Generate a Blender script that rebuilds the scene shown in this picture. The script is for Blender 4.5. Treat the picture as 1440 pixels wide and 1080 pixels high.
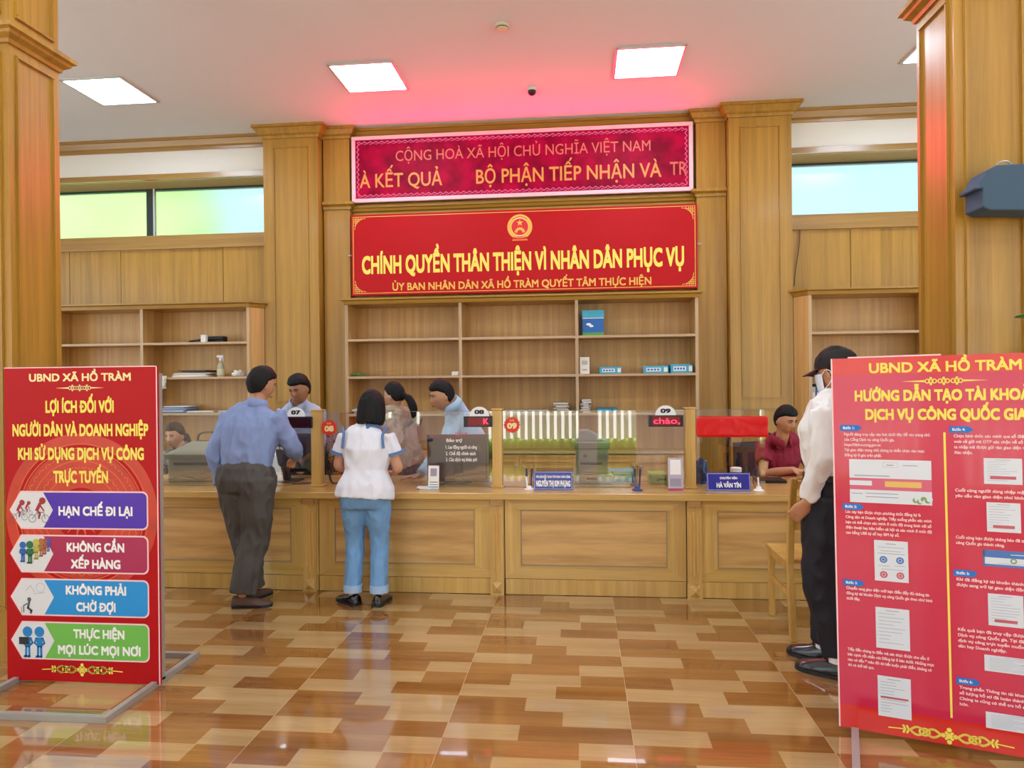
import bpy, bmesh, math, random
from mathutils import Vector, Matrix, noise
random.seed(7)
for o in list(bpy.data.objects): bpy.data.objects.remove(o)
scn = bpy.context.scene
COL = scn.collection

# ------------------------------------------------------------------ camera, sky, exposure
FPX, PIT, YAW, ROL, CAMH = 985.3, -0.0023, 0.0984, -0.0100, 1.5
def _axes():
    cy, sy, cp, sp, cr, sr = math.cos(YAW), math.sin(YAW), math.cos(PIT), math.sin(PIT), math.cos(ROL), math.sin(ROL)
    fw = Vector((-sy*cp, cy*cp, sp)); rt = Vector((cy, sy, 0)); up = rt.cross(fw)
    return cr*rt+sr*up, -sr*rt+cr*up, fw
CR, CU, CF = _axes()
cam_d = bpy.data.cameras.new('camera'); cam = bpy.data.objects.new('camera', cam_d); COL.objects.link(cam)
cam_d.sensor_fit = 'HORIZONTAL'; cam_d.sensor_width = 36; cam_d.lens = FPX/1440*36; cam_d.clip_start = .05; cam_d.clip_end = 200
M = Matrix((CR, CU, -CF)).transposed().to_4x4(); M.translation = (0, 0, CAMH); cam.matrix_world = M
scn.camera = cam
def ray(x, y): return CF + CR*((x-720)/FPX) - CU*((y-540)/FPX)
def at(x, y, Y):                       # point seen at (x, y) on the plane of depth Y
    v = ray(x, y); return v*(Y/v.y) + Vector((0, 0, CAMH))
def fl(x, y, z=0.0):                   # point seen at (x, y) on a level plane
    v = ray(x, y); return v*((z-CAMH)/v.z) + Vector((0, 0, CAMH))
def onX(x, y, X):
    v = ray(x, y); return v*(X/v.x) + Vector((0, 0, CAMH))

w = bpy.data.worlds.new('sky'); scn.world = w; w.use_nodes = True
nt = w.node_tree; bg = nt.nodes['Background']
bg.inputs[0].default_value = (.80, .93, 1.0, 1); bg.inputs[1].default_value = 1.3
scn.view_settings.view_transform = 'Standard'; scn.view_settings.look = 'None'
scn.view_settings.gamma = 1; scn.view_settings.use_curve_mapping = False
scn.view_settings.exposure = 1.0
try:
    scn.cycles.max_bounces = 8; scn.cycles.transparent_max_bounces = 12; scn.cycles.sample_clamp_indirect = 6; scn.cycles.use_denoising = True
    scn.cycles.caustics_reflective = False; scn.cycles.caustics_refractive = False
except Exception: pass
sd = bpy.data.lights.new('sun', 'SUN'); sd.energy = 9.0; sd.angle = .02; sd.color = (1, .96, .88)
sun = bpy.data.objects.new('sun', sd); COL.objects.link(sun); sun.rotation_euler = (math.radians(38), 0, math.radians(12)); sun.location = (0, -20, 30)
PANEL_L = 15.0
LED_L = 0.24
LED_W = 30.0

# ------------------------------------------------------------------ materials
def lin(c):
    if isinstance(c, str): c = [int(c[i:i+2], 16) for i in (0, 2, 4)]
    return tuple((v/255/12.92 if v/255 <= .04045 else ((v/255+.055)/1.055)**2.4) for v in c)
MATS = {}
def mat(name, col, rough=.5, metal=0., emit=0., var=0., vscale=30, spec=.5, trans=0., coat=0., ecol=None, bump=0., alpha=1.):
    if name in MATS: return MATS[name]
    m = bpy.data.materials.new(name); m.use_nodes = True; MATS[name] = m
    N = m.node_tree.nodes; L = m.node_tree.links; b = N['Principled BSDF']; c = (*lin(col), 1)
    b.inputs['Base Color'].default_value = c; b.inputs['Roughness'].default_value = rough; b.inputs['Metallic'].default_value = metal
    b.inputs['Specular IOR Level'].default_value = spec; b.inputs['Transmission Weight'].default_value = trans; b.inputs['Coat Weight'].default_value = coat
    b.inputs['Coat Roughness'].default_value = .05; b.inputs['Alpha'].default_value = alpha
    if emit:
        b.inputs['Emission Color'].default_value = (*lin(ecol or col), 1); b.inputs['Emission Strength'].default_value = emit
    if var or bump:
        tc = N.new('ShaderNodeTexCoord'); n = N.new('ShaderNodeTexNoise'); n.inputs['Scale'].default_value = vscale; n.inputs['Detail'].default_value = 5
        L.new(tc.outputs['Object'], n.inputs['Vector'])
        if var:
            mx = N.new('ShaderNodeMix'); mx.data_type = 'RGBA'
            mx.inputs['A'].default_value = (*[v*(1-var) for v in c[:3]], 1); mx.inputs['B'].default_value = (*[min(1, v*(1+var)) for v in c[:3]], 1)
            L.new(n.outputs['Fac'], mx.inputs['Factor']); L.new(mx.outputs['Result'], b.inputs['Base Color'])
        if bump:
            bp = N.new('ShaderNodeBump'); bp.inputs['Strength'].default_value = bump; bp.inputs['Distance'].default_value = .01
            L.new(n.outputs['Fac'], bp.inputs['Height']); L.new(bp.outputs['Normal'], b.inputs['Normal'])
    return m
def wood(name, c1, c2, axis='Z', across=20., rough=.35, coat=.15, fig=.0, along=.55, bump=.06, crough=.15):
    if name in MATS: return MATS[name]
    m = bpy.data.materials.new(name); m.use_nodes = True; MATS[name] = m
    N = m.node_tree.nodes; L = m.node_tree.links; b = N['Principled BSDF']
    tc = N.new('ShaderNodeTexCoord'); mp = N.new('ShaderNodeMapping')
    s = {'X': (along, across, across), 'Y': (across, along, across), 'Z': (across, across, along)}[axis]; mp.inputs['Scale'].default_value = s
    L.new(tc.outputs['Object'], mp.inputs['Vector'])
    n1 = N.new('ShaderNodeTexNoise'); n1.inputs['Scale'].default_value = .9; n1.inputs['Detail'].default_value = 7; n1.inputs['Distortion'].default_value = .5+fig
    n2 = N.new('ShaderNodeTexNoise'); n2.inputs['Scale'].default_value = 7.; n2.inputs['Detail'].default_value = 3
    L.new(mp.outputs['Vector'], n1.inputs['Vector']); L.new(mp.outputs['Vector'], n2.inputs['Vector'])
    ad = N.new('ShaderNodeMath'); ad.operation = 'MULTIPLY_ADD'; ad.inputs[1].default_value = .45; L.new(n2.outputs['Fac'], ad.inputs[0]); L.new(n1.outputs['Fac'], ad.inputs[2])
    src = ad.outputs[0]
    if fig:
        wv = N.new('ShaderNodeTexWave'); wv.inputs['Scale'].default_value = .5; wv.inputs['Distortion'].default_value = 9*fig; wv.inputs['Detail'].default_value = 2; wv.inputs['Detail Scale'].default_value = .8
        wv.bands_direction = {'X': 'Z', 'Y': 'X', 'Z': 'X'}[axis]
        L.new(mp.outputs['Vector'], wv.inputs['Vector'])
        a2 = N.new('ShaderNodeMath'); a2.operation = 'MULTIPLY_ADD'; a2.inputs[1].default_value = .22; L.new(wv.outputs['Fac'], a2.inputs[0]); L.new(src, a2.inputs[2]); src = a2.outputs[0]
    cr = N.new('ShaderNodeValToRGB'); cr.color_ramp.elements[0].position = .38; cr.color_ramp.elements[0].color = (*lin(c1), 1)
    cr.color_ramp.elements[1].position = 1.0; cr.color_ramp.elements[1].color = (*lin(c2), 1)
    L.new(src, cr.inputs['Fac']); L.new(cr.outputs['Color'], b.inputs['Base Color'])
    bp = N.new('ShaderNodeBump'); bp.inputs['Strength'].default_value = bump; bp.inputs['Distance'].default_value = .004
    L.new(src, bp.inputs['Height']); L.new(bp.outputs['Normal'], b.inputs['Normal'])
    b.inputs['Roughness'].default_value = rough; b.inputs['Coat Weight'].default_value = coat; b.inputs['Coat Roughness'].default_value = crough
    return m
OAK = wood('oak_upright', '8c661f', 'ba8c34', 'Z')
OAKX = wood('oak_level', '8c661f', 'ba8c34', 'X')
OAKY = wood('oak_depthwise', '8c661f', 'ba8c34', 'Y')
SHELF = wood('shelf_oak', 'ac8042', 'd8aa66', 'Z', rough=.45)
SHELFX = wood('shelf_edge', 'a58560', 'cdb08a', 'X', rough=.45)
SHELFZ = wood('shelf_edge_upright', 'a58560', 'cdb08a', 'Z', rough=.45)
COUNT = wood('counter_oak', 'b08842', 'dab268', 'Z', rough=.3, coat=.3)
COUNTX = wood('counter_oak_level', 'b08842', 'dab268', 'X', rough=.25, coat=.4)
FIG = wood('counter_figured', '9a6c34', 'd6aa6a', 'X', across=6, rough=.28, coat=.3, fig=1.1)
TRIM = wood('trim_oak', '86642e', 'b48a48', 'X', rough=.3, coat=.3)
CHAIRW = wood('chair_wood', 'a97a30', 'd3a75a', 'Z')
WHITE = mat('white_paint', 'e2dfd6', .8, var=.02)
CEIL = mat('ceiling_paint', 'e6edf6', .9, var=.02, vscale=.7)
BLACK = mat('black_plastic', '15161a', .4)
DARKG = mat('dark_grey', '33363b', .45)
GREY = mat('grey_plastic', '8d938c', .5, var=.03)
GREYL = mat('light_grey_plastic', 'b4b9b2', .5)
STEEL = mat('brushed_steel', 'a8a39c', .4, .35)
PAPER = mat('paper', 'e6e3dc', .8, var=.03, vscale=8)
REDV = mat('red_vinyl', 'b0020c', .5, var=.05, vscale=3, spec=.25)
YEL = mat('yellow_print', 'f3dc5c', .5)
PALEY = mat('pale_yellow_print', 'f2dfa0', .5)
WPR = mat('white_print', 'f2f0ee', .5)
PINKP = mat('pale_pink_print', 'f3c9cc', .5)
BLUEP = mat('blue_print', '1470c8', .5)
NAVY = mat('navy_plate', '1d2190', .3, coat=.4)
CYANB = mat('cyan_carton', '3fa4bf', .55, var=.12, vscale=22)
REDP = mat('red_print', 'd3202b', .5)
GOLD = mat('gold_print', 'e3b74c', .45)

# ------------------------------------------------------------------ mesh building
class Fr:                              # a frame: origin, along, up, normal
    def __init__(s, O, e1, e2): s.O = Vector(O); s.e1 = Vector(e1).normalized(); s.e2 = Vector(e2).normalized(); s.n = s.e1.cross(s.e2)
    def p(s, u, v, w=0.): return s.O + s.e1*u + s.e2*v + s.n*w
FW = Fr((0, 0, 0), (1, 0, 0), (0, 0, 1))      # faces the hall (-Y)
class MB:
    def __init__(s): s.v = []; s.f = []; s.m = []
    def add(s, vs, fs, mi=0):
        b = len(s.v); s.v += [tuple(v) for v in vs]; s.f += [tuple(b+i for i in f) for f in fs]; s.m += [mi]*len(fs); return s
    def box(s, x0, x1, y0, y1, z0, z1, mi=0, R=None):
        vs = [Vector((x, y, z)) for z in (z0, z1) for y in (y0, y1) for x in (x0, x1)]
        if R is not None: vs = [R @ v for v in vs]
        return s.add(vs, [(0, 2, 3, 1), (4, 5, 7, 6), (0, 1, 5, 4), (2, 6, 7, 3), (0, 4, 6, 2), (1, 3, 7, 5)], mi)
    def prism(s, F, pts, w0, w1, mi=0):       # polygon in a frame, from w0 to w1
        n = len(pts); vs = [F.p(u, v, w0) for u, v in pts] + [F.p(u, v, w1) for u, v in pts]
        fs = [tuple(range(n-1, -1, -1)), tuple(range(n, 2*n))] + [(i, (i+1) % n, n+(i+1) % n, n+i) for i in range(n)]
        return s.add(vs, fs, mi)
    def flat(s, F, pts, w=0., mi=0): return s.add([F.p(u, v, w) for u, v in pts], [tuple(range(len(pts)))], mi)
    def rect(s, F, u0, u1, v0, v1, w=0., mi=0): return s.flat(F, [(u0, v0), (u1, v0), (u1, v1), (u0, v1)], w, mi)
    def disc(s, F, u, v, r, w=0., mi=0, n=28, ry=None): return s.flat(F, [(u+r*math.cos(i*2*math.pi/n), v+(ry or r)*math.sin(i*2*math.pi/n)) for i in range(n)], w, mi)
    def ring(s, F, u, v, r0, r1, w=0., mi=0, n=40, a0=0, a1=2*math.pi, ky=1.):
        full = abs(a1-a0-2*math.pi) < 1e-6; k = n if full else n+1; vs = []
        for i in range(k):
            a = a0+(a1-a0)*i/n; vs += [F.p(u+r0*math.cos(a), v+r0*ky*math.sin(a), w), F.p(u+r1*math.cos(a), v+r1*ky*math.sin(a), w)]
        return s.add(vs, [(2*i, 2*i+1, 2*((i+1) % k)+1, 2*((i+1) % k)) for i in range(n)], mi)
    def stroke(s, F, pts, wd, w=0., mi=0):
        for (a, b) in zip(pts[:-1], pts[1:]):
            d = Vector((b[0]-a[0], b[1]-a[1])); l = d.length or 1; d /= l; nx, ny = -d.y*wd/2, d.x*wd/2; ex, ey = d.x*wd*.3, d.y*wd*.3
            s.flat(F, [(a[0]-ex-nx, a[1]-ey-ny), (b[0]+ex-nx, b[1]+ey-ny), (b[0]+ex+nx, b[1]+ey+ny), (a[0]-ex+nx, a[1]-ey+ny)], w, mi)
        return s
    def loft(s, rings, mi=0, cap=True):       # rings: lists of equal length
        n = len(rings[0]); b = len(s.v)
        for r in rings: s.v += [tuple(p) for p in r]
        for k in range(len(rings)-1):
            for i in range(n):
                j = (i+1) % n; s.f.append((b+k*n+i, b+k*n+j, b+(k+1)*n+j, b+(k+1)*n+i)); s.m.append(mi)
        if cap:
            s.f.append(tuple(b+i for i in range(n-1, -1, -1))); s.m.append(mi)
            e = b+(len(rings)-1)*n; s.f.append(tuple(e+i for i in range(n))); s.m.append(mi)
        return s
    def tube(s, pts, r, n=10, mi=0, sub=1, round_=False):
        pts = [Vector(p) for p in pts]; rs = list(r) if isinstance(r, (list, tuple)) else [r]*len(pts)
        if sub > 1: pts, rs = spline(pts, rs, sub)
        if round_:
            d0 = (pts[0]-pts[1]).normalized(); d1 = (pts[-1]-pts[-2]).normalized(); r0, r1 = rs[0], rs[-1]
            pts = [pts[0]+d0*r0*.97, pts[0]+d0*r0*.7] + pts + [pts[-1]+d1*r1*.7, pts[-1]+d1*r1*.97]; rs = [r0*.25, r0*.72] + rs + [r1*.72, r1*.25]
        up = None; rings = []
        for i, p in enumerate(pts):
            t = (pts[min(i+1, len(pts)-1)]-pts[max(i-1, 0)]).normalized()
            if up is None: up = Vector((0, 0, 1)) if abs(t.z) < .9 else Vector((0, 1, 0))
            a = t.cross(up).normalized(); up = a.cross(t).normalized()
            rings.append([p+(a*math.cos(q)+up*math.sin(q))*rs[i] for q in [2*math.pi*k/n for k in range(n)]])
        return s.loft([rg[::-1] for rg in rings], mi)
    def lathe(s, C, prof, n=24, mi=0, ax=None):  # profile of (r, z) about a vertical (or given) axis
        C = Vector(C); Z = Vector(ax or (0, 0, 1)).normalized(); X = Vector((1, 0, 0)) if abs(Z.x) < .9 else Vector((0, 1, 0)); X = (X-Z*X.dot(Z)).normalized(); Yv = Z.cross(X)
        return s.loft([[C+Z*z+(X*math.cos(2*math.pi*k/n)+Yv*math.sin(2*math.pi*k/n))*max(r, 1e-4) for k in range(n)] for r, z in prof], mi)
    def ball(s, C, rx, ry=None, rz=None, mi=0, n=14, R=None):
        ry = ry or rx; rz = rz or rx; C = Vector(C); rg = []
        for i in range(1, n):
            t = math.pi*i/n-math.pi/2; r = []
            for k in range(2*n):
                q = math.pi*k/n; v = Vector((rx*math.cos(t)*math.cos(q), ry*math.cos(t)*math.sin(q), rz*math.sin(t)))
                r.append(C+(R @ v if R else v))
            rg.append(r)
        return s.loft(rg, mi)
def spline(pts, rs, sub):
    P = [2*pts[0]-pts[1]] + pts + [2*pts[-1]-pts[-2]]; out = []; ro = []
    for i in range(len(pts)-1):
        a, b, c, d = P[i:i+4]
        for k in range(sub):
            t = k/sub; out.append(.5*((2*b)+(c-a)*t+(2*a-5*b+4*c-d)*t*t+(3*b-a-3*c+d)*t**3)); u = t*t*(3-2*t)*.5+t*.5; ro.append(rs[i]*(1-u)+rs[i+1]*u)
    out.append(pts[-1]); ro.append(rs[-1]); return out, ro

def link(o, parent=None):
    COL.objects.link(o)
    if parent is not None:
        o.parent = parent; o.matrix_parent_inverse = Matrix.Translation(-parent.location)
    return o
def meta(o, label=None, cat=None, group=None, kind=None):
    for k, v in (('label', label), ('category', cat), ('group', group), ('kind', kind)):
        if v: o[k] = v
    return o
def newmesh(name, mb):
    me = bpy.data.meshes.new(name); me.from_pydata(mb.v, [], mb.f); me.polygons.foreach_set('material_index', mb.m); me.update(); return me
def obj(name, mb, mats, parent=None, label=None, cat=None, group=None, kind=None, bevel=0., smooth=False, me=None):
    me = me or newmesh(name, mb)
    for m in (mats if isinstance(mats, (list, tuple)) else [mats]): me.materials.append(m)
    if smooth:
        for p in me.polygons: p.use_smooth = True
        try: me.set_sharp_from_angle(angle=math.radians(50))
        except Exception: pass
    o = bpy.data.objects.new(name, me)
    base = Vector((0, 0, 0))
    if parent is None:
        xs = [v.co for v in me.vertices]
        base = Vector(((min(v.x for v in xs)+max(v.x for v in xs))/2, (min(v.y for v in xs)+max(v.y for v in xs))/2, min(v.z for v in xs)))
        me.transform(Matrix.Translation(-base)); o.location = base
    link(o, parent); meta(o, label, cat, group, kind)
    if bevel:
        b = o.modifiers.new('bevel', 'BEVEL'); b.width = bevel; b.segments = 2; b.limit_method = 'ANGLE'; b.angle_limit = math.radians(40)
    return o
def thing(name, loc, label, cat, group=None, kind=None):
    o = bpy.data.objects.new(name, None); o.location = loc; o.empty_display_size = .1; COL.objects.link(o); return meta(o, label, cat, group, kind)
def dup(root, delta, label=None):
    r = root.copy(); COL.objects.link(r); r.location = root.location+Vector(delta)
    if label: r['label'] = label
    for ch in list(root.children):
        c = ch.copy(); COL.objects.link(c); c.parent = r; c.matrix_parent_inverse = ch.matrix_parent_inverse.copy()
        for g in list(ch.children):
            d = g.copy(); COL.objects.link(d); d.parent = c; d.matrix_parent_inverse = g.matrix_parent_inverse.copy()
    return r
def rbox(name, mat_, parent, x0, x1, y0, y1, z0, z1, bevel=.002, **k): return obj(name, MB().box(x0, x1, y0, y1, z0, z1), mat_, parent, bevel=bevel, **k)

_tc = {}
def _glyphs(s):
    cu = bpy.data.curves.new('lettering', 'FONT'); cu.body = s; cu.size = 1; cu.offset = .001; cu.resolution_u = 3; cu.space_line = 1.0
    o = bpy.data.objects.new('lettering', cu); COL.objects.link(o); bpy.context.view_layer.update()
    dg = bpy.context.evaluated_depsgraph_get(); me = bpy.data.meshes.new_from_object(o.evaluated_get(dg))
    vs = [v.co.copy() for v in me.vertices]; fs = [tuple(p.vertices) for p in me.polygons]
    bpy.data.objects.remove(o); bpy.data.curves.remove(cu); bpy.data.meshes.remove(me); return vs, fs
def text_mesh(s, bold=0):
    """flat letters; the barred D and the dotted capital I are put together from plain letters"""
    if s not in _tc:
        base = s.replace('Đ', 'D').replace('Ị', 'I'); vs, fs = _glyphs(base)
        for i, ch in enumerate(s):
            if ch in 'ĐỊ':
                pre = _glyphs(base[:i+1])[0]; one = _glyphs(base[i])[0]; xr = max(q.x for q in pre); wd = max(q.x for q in one)-min(q.x for q in one); b = len(vs)
                if ch == 'Đ': xl = xr-wd; vs += [Vector((xl+dx, .35+dy, 0)) for dx, dy in ((-.075, -.035), (.28, -.035), (.28, .035), (-.075, .035))]; fs.append((b, b+1, b+2, b+3))
                else: cx = xr-wd/2; vs += [Vector((cx+.055*math.cos(k*math.pi/6), -.135+.055*math.sin(k*math.pi/6), 0)) for k in range(12)]; fs.append(tuple(range(b, b+12)))
        _tc[s] = (vs, fs)
    return _tc[s]
def put_text(mb, F, s, u0, u1, v, cap, w, bold=.02, mi=0, shear=0., mirror=False):
    vs, fs = text_mesh(s, 0.)              # heavier weights: four copies set slightly apart
    if not vs: return mb
    b_ = bold*.95; a = min(q.x for q in vs)-b_; b = max(q.x for q in vs)+b_; k = (u1-u0)/(b-a); kz = cap/(.70+2*b_)
    offs = [(0, 0)] if bold < .006 else [(-b_, 0), (b_, 0), (0, -b_), (0, b_)] if bold < .016 else [(-b_, -b_), (b_, -b_), (b_, b_), (-b_, b_)]
    for n_, (dx, dy) in enumerate(offs): mb.add([F.p(u0+(q.x+dx-a)*k, v+(q.y+dy+b_)*kz, w+n_*.00004) for q in vs], fs, mi)
    return mb
def text_w(s, bold=.0):
    vs, fs = text_mesh(s, 0.); return max(q.x for q in vs)-min(q.x for q in vs)
# ------------------------------------------------------------------ the room
XL, XR, YF, YB, ZC = -8.0, 6.0, -2.6, 8.10, 4.5
S = dict(kind='structure')
# floor: 0.8 m tiles, each printed with six rows of light and dark strips
FLD = wood('tile_dark', '74461a', '9c6a34', 'X', across=11, rough=.10, coat=.9, along=.8, bump=0., crough=.015)
FLD2 = wood('tile_mid', '7d5122', 'a6743c', 'X', across=11, rough=.10, coat=.9, along=.8, bump=0., crough=.015)
FLL = wood('tile_light', '9f7c4c', 'bf9e6e', 'X', across=11, rough=.10, coat=.9, along=.8, bump=0., crough=.015)
GROUT = mat('tile_joint', 'b8986a', .3)
GROUT2 = mat('tile_joint_dark', '6a4a24', .3)
rows = [[(0, .40, 2), (.40, 1, 0)], [(0, .72, 1), (.72, 1, 2)], [(0, .29, 0), (.29, .73, 2), (.73, 1, 1)], [(0, .58, 2), (.58, 1, 0)], [(0, .41, 0), (.41, 1, 2)], [(0, .63, 1), (.63, 1, 2)]]
mb = MB(); T = .8; x0f, y0f = -.6-T*10, 3.85-T*8
for i in range(19):
    for j in range(-1, 15):
        for r in range(6):
            ya = y0f+j*T+(5-r)*T/6-T; yb = ya+T/6
            for (a, b, k) in rows[r]:
                xa, xb = x0f+(i+a)*T, x0f+(i+b)*T
                if a == 0: xa += .002
                if r == 5: ya2 = ya+.002
                else: ya2 = ya
                mb.add([(xa, ya2, 0), (xb, ya2, 0), (xb, yb, 0), (xa, yb, 0)], [(0, 1, 2, 3)], k)
        mb.add([(x0f+i*T, y0f+(j-1)*T, 0), (x0f+i*T+.002, y0f+(j-1)*T, 0), (x0f+i*T+.002, y0f+j*T, 0), (x0f+i*T, y0f+j*T, 0)], [(0, 1, 2, 3)], 3)
    for j in range(-1, 15):
        y_ = y0f+(j-1)*T; mb.add([(x0f+i*T+.002, y_, 0), (x0f+(i+1)*T, y_, 0), (x0f+(i+1)*T, y_+.002, 0), (x0f+i*T+.002, y_+.002, 0)], [(0, 1, 2, 3)], 4)
obj('floor', mb, [FLD, FLD2, FLL, GROUT, GROUT2], **S)
obj('ceiling', MB().box(XL-.2, XR+.2, YF-.2, YB+.6, ZC, ZC+.15), CEIL, **S)
def side_wall(name, x):       # unseen window openings, added on either side to light the hall
    mb = MB().box(x, x+.15, YF, YB+.5, 0, .9).box(x, x+.15, YF, YB+.5, 3.5, ZC)
    for a, b in ((YF, -1.8), (2.2, 2.6), (6.6, YB+.5)): mb.box(x, x+.15, a, b, .9, 3.5)
    obj(name, mb, WHITE, **S)
side_wall('wall_left', XL-.15); side_wall('wall_right', XR)
# front wall behind the viewer: a wide doorway and two windows to the yard
mb = MB(); F0, F1 = YF-.2, YF
ops = [(-6.8, -3.0), (-1.75, -.06), (.28, 1.0), (1.9, 5.6)]
xs = XL
for a, b in ops: mb.box(xs, a, F0, F1, 0, ZC); mb.box(a, b, F0, F1, 3.3, ZC); xs = b
mb.box(xs, XR, F0, F1, 0, ZC)
obj('wall_front', mb, WHITE, **S)
# back wall in three bays, pilasters between
PLX = (-3.662, -3.007); PRX = (1.628, 2.290); FLX = (-2.99, -2.675); FRX = (1.300, 1.62)
OPZ = (3.335, 4.015)
def bay(name, xa, xb, joints):
    mb = MB(); D = .5
    mb.box(xa, xb, YB, YB+D, 0, OPZ[0]); mb.box(xa, xb, YB, YB+D, OPZ[1], ZC, 1)
    js = [xa]+joints+[xb]
    for p, q in zip(js[:-1], js[1:]): mb.box(p+.004, q-.004, YB-.012, YB, .1, 3.163)
    return obj(name, mb, [OAK, WHITE], **S)
jl = [at(x, 380, 8.09).x for x in (98, 170, 314)]; jr = [at(x, 380, 8.09).x for x in (1196,)]
bay('wall_back_left', XL, -3.4, [-7.4]+jl); bay('wall_back_right', 2.1, XR, jr+[4.6])
obj('wall_back_center', MB().box(-3.4, 2.1, YB, YB+.5, 0, ZC), OAK, **S)
def crown(F_, x0, x1, y, z0=4.37, ret0=None, ret1=None, dp=.085, mat_=OAKX, top=4.5):
    """moulding along x with its face at depth y, returning to the wall behind at either end"""
    prof = [(0, z0), (.018, z0), (.022, z0+.03), (.045, z0+.045), (dp*.8, top-.035), (dp, top-.03), (dp, top)]
    R = []
    for d, z in prof:
        r = []
        if ret0 is not None: r.append((x0-d, ret0, z))
        r += [(x0-(d if ret0 is not None else 0), y-d, z), (x1+(d if ret1 is not None else 0), y-d, z)]
        if ret1 is not None: r.append((x1+d, ret1, z))
        R.append(r)
    n = len(R[0])
    for k in range(len(R)-1):
        for i in range(n-1): F_.add([R[k][i], R[k][i+1], R[k+1][i+1], R[k+1][i]], [(0, 1, 2, 3)])
    F_.add([R[0][i] for i in range(n)]+[(R[0][i][0], y+.02, R[0][i][2]) for i in range(n)], [(n-1-i-1, n-1-i, 2*n-1-i, 2*n-2-i) for i in range(n-1)])
    return F_
def trim(name, *a, m=OAKX, **k):
    return obj(name, crown(MB(), *a, **k), m, **S)
trim('trim_1', XL, -3.66, YB, z0=4.36, m=TRIM); trim('trim_2', 2.29, XR, YB, z0=4.36, m=TRIM)
def panel_frame(mb, F, u0, u1, v0, v1, t=.02, h=.012, mi=0):
    for a, b, c, d in ((u0-t, u1+t, v0-t, v0), (u0-t, u1+t, v1, v1+t), (u0-t, u0, v0, v1), (u1, u1+t, v0, v1)):
        mb.prism(F, [(a, c), (b, c), (b, d), (a, d)], 0, h*.55, mi)
        e = t*.3; mb.prism(F, [(a+e*.5, c+e*.5), (b-e*.5, c+e*.5), (b-e*.5, d-e*.5), (a+e*.5, d-e*.5)], 0, h, mi)
    return mb
def pilaster(xa, xb, pz):
    y = 7.85; mb = MB().box(xa, xb, y, YB, 0, ZC)
    F = Fr((0, y, 0), (1, 0, 0), (0, 0, 1)); ia, ib = xa+.135, xb-.135
    panel_frame(mb, F, ia, ib, 1.32, 4.245); panel_frame(mb, F, ia, ib, .25, 1.18)
    mb.box(xa-.012, xb+.012, y-.015, YB, 0, .12)
    crown(mb, xa, xb, y, z0=4.36, ret0=YB, ret1=YB, dp=.10)
    obj('pilaster', mb, OAK, **S)
pilaster(*PLX, 0); pilaster(*PRX, 0)
def flank(xa, xb):
    y = 7.98; mb = MB().box(xa, xb, y, YB, 0, ZC)
    r0 = None if xa < -2 else YB; r1 = YB if xa < -2 else None
    crown(mb, xa, xb, y, z0=4.37, ret0=r0, ret1=r1); crown(mb, xa, xb, y, z0=3.545, top=3.625, ret0=r0, ret1=r1, dp=.06)
    obj('pilaster', mb, OAK, **S)
flank(*FLX); flank(*FRX)
trim('trim_3', FLX[1], FRX[0], YB, z0=4.38); trim('trim_4', FLX[1], FRX[0], YB, z0=3.49, top=3.60, dp=.075)
# high windows in the side bays
GLASSW = mat('window_glass', 'a9c2c4', .22, trans=.92, coat=.6)
FRAMEG = mat('window_frame_grey', '2f3a3c', .4)
def window(name, xa, xb, mulls):
    z0, z1, y = OPZ[0], OPZ[1], YB+.36
    f = MB().box(xa, xb, y-.03, y+.03, z1-.035, z1).box(xa, xb, y-.03, y+.03, z0, z0+.03)
    for m_ in [xa+.02]+mulls+[xb-.02]: f.box(m_-.045, m_+.045, y-.035, y+.035, z0, z1)
    r = obj(name, f, FRAMEG, **S)
    g = MB(); es = [xa]+mulls+[xb]
    for p, q in zip(es[:-1], es[1:]): g.box(p+.05, q-.05, y-.004, y+.004, z0+.03, z1-.03)
    obj('window_pane', g, GLASSW, r)
    s = MB()
    for p, q in zip(es[:-1], es[1:]): s.box(p+.05, p+.075, y-.045, y-.02, z0, z1)
    obj('sash', s, mat('pale_frame', 'c9cfcc', .4), r)
    return r
mx = at(213, 300, YB+.36).x
window('window_1', XL, -3.66, [mx-2.4, mx]); window('window_2', 2.29, XR, [4.9])
REVEAL = mat('window_reveal', 'dcc27c', .6, var=.04)
def sill(name, xa, xb):
    mb = MB().box(xa, xb, YB-.012, YB+.02, 3.206, 3.335).box(xa, xb, YB-.05, YB, 3.163, 3.212)
    obj(name, mb, TRIM, **S)
    obj(name.replace('5', '7').replace('6', '8'), MB().box(xa, xb, YB-.04, YB+.02, 4.012, 4.075), TRIM, **S)
sill('trim_5', XL, -3.66); sill('trim_6', 2.29, XR)
obj('trim_9', MB().box(XL, -3.66, YB+.02, YB+.33, 4.005, 4.0149), REVEAL, **S); obj('trim_10', MB().box(2.29, XR, YB+.02, YB+.33, 4.005, 4.0149), REVEAL, **S)
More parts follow.
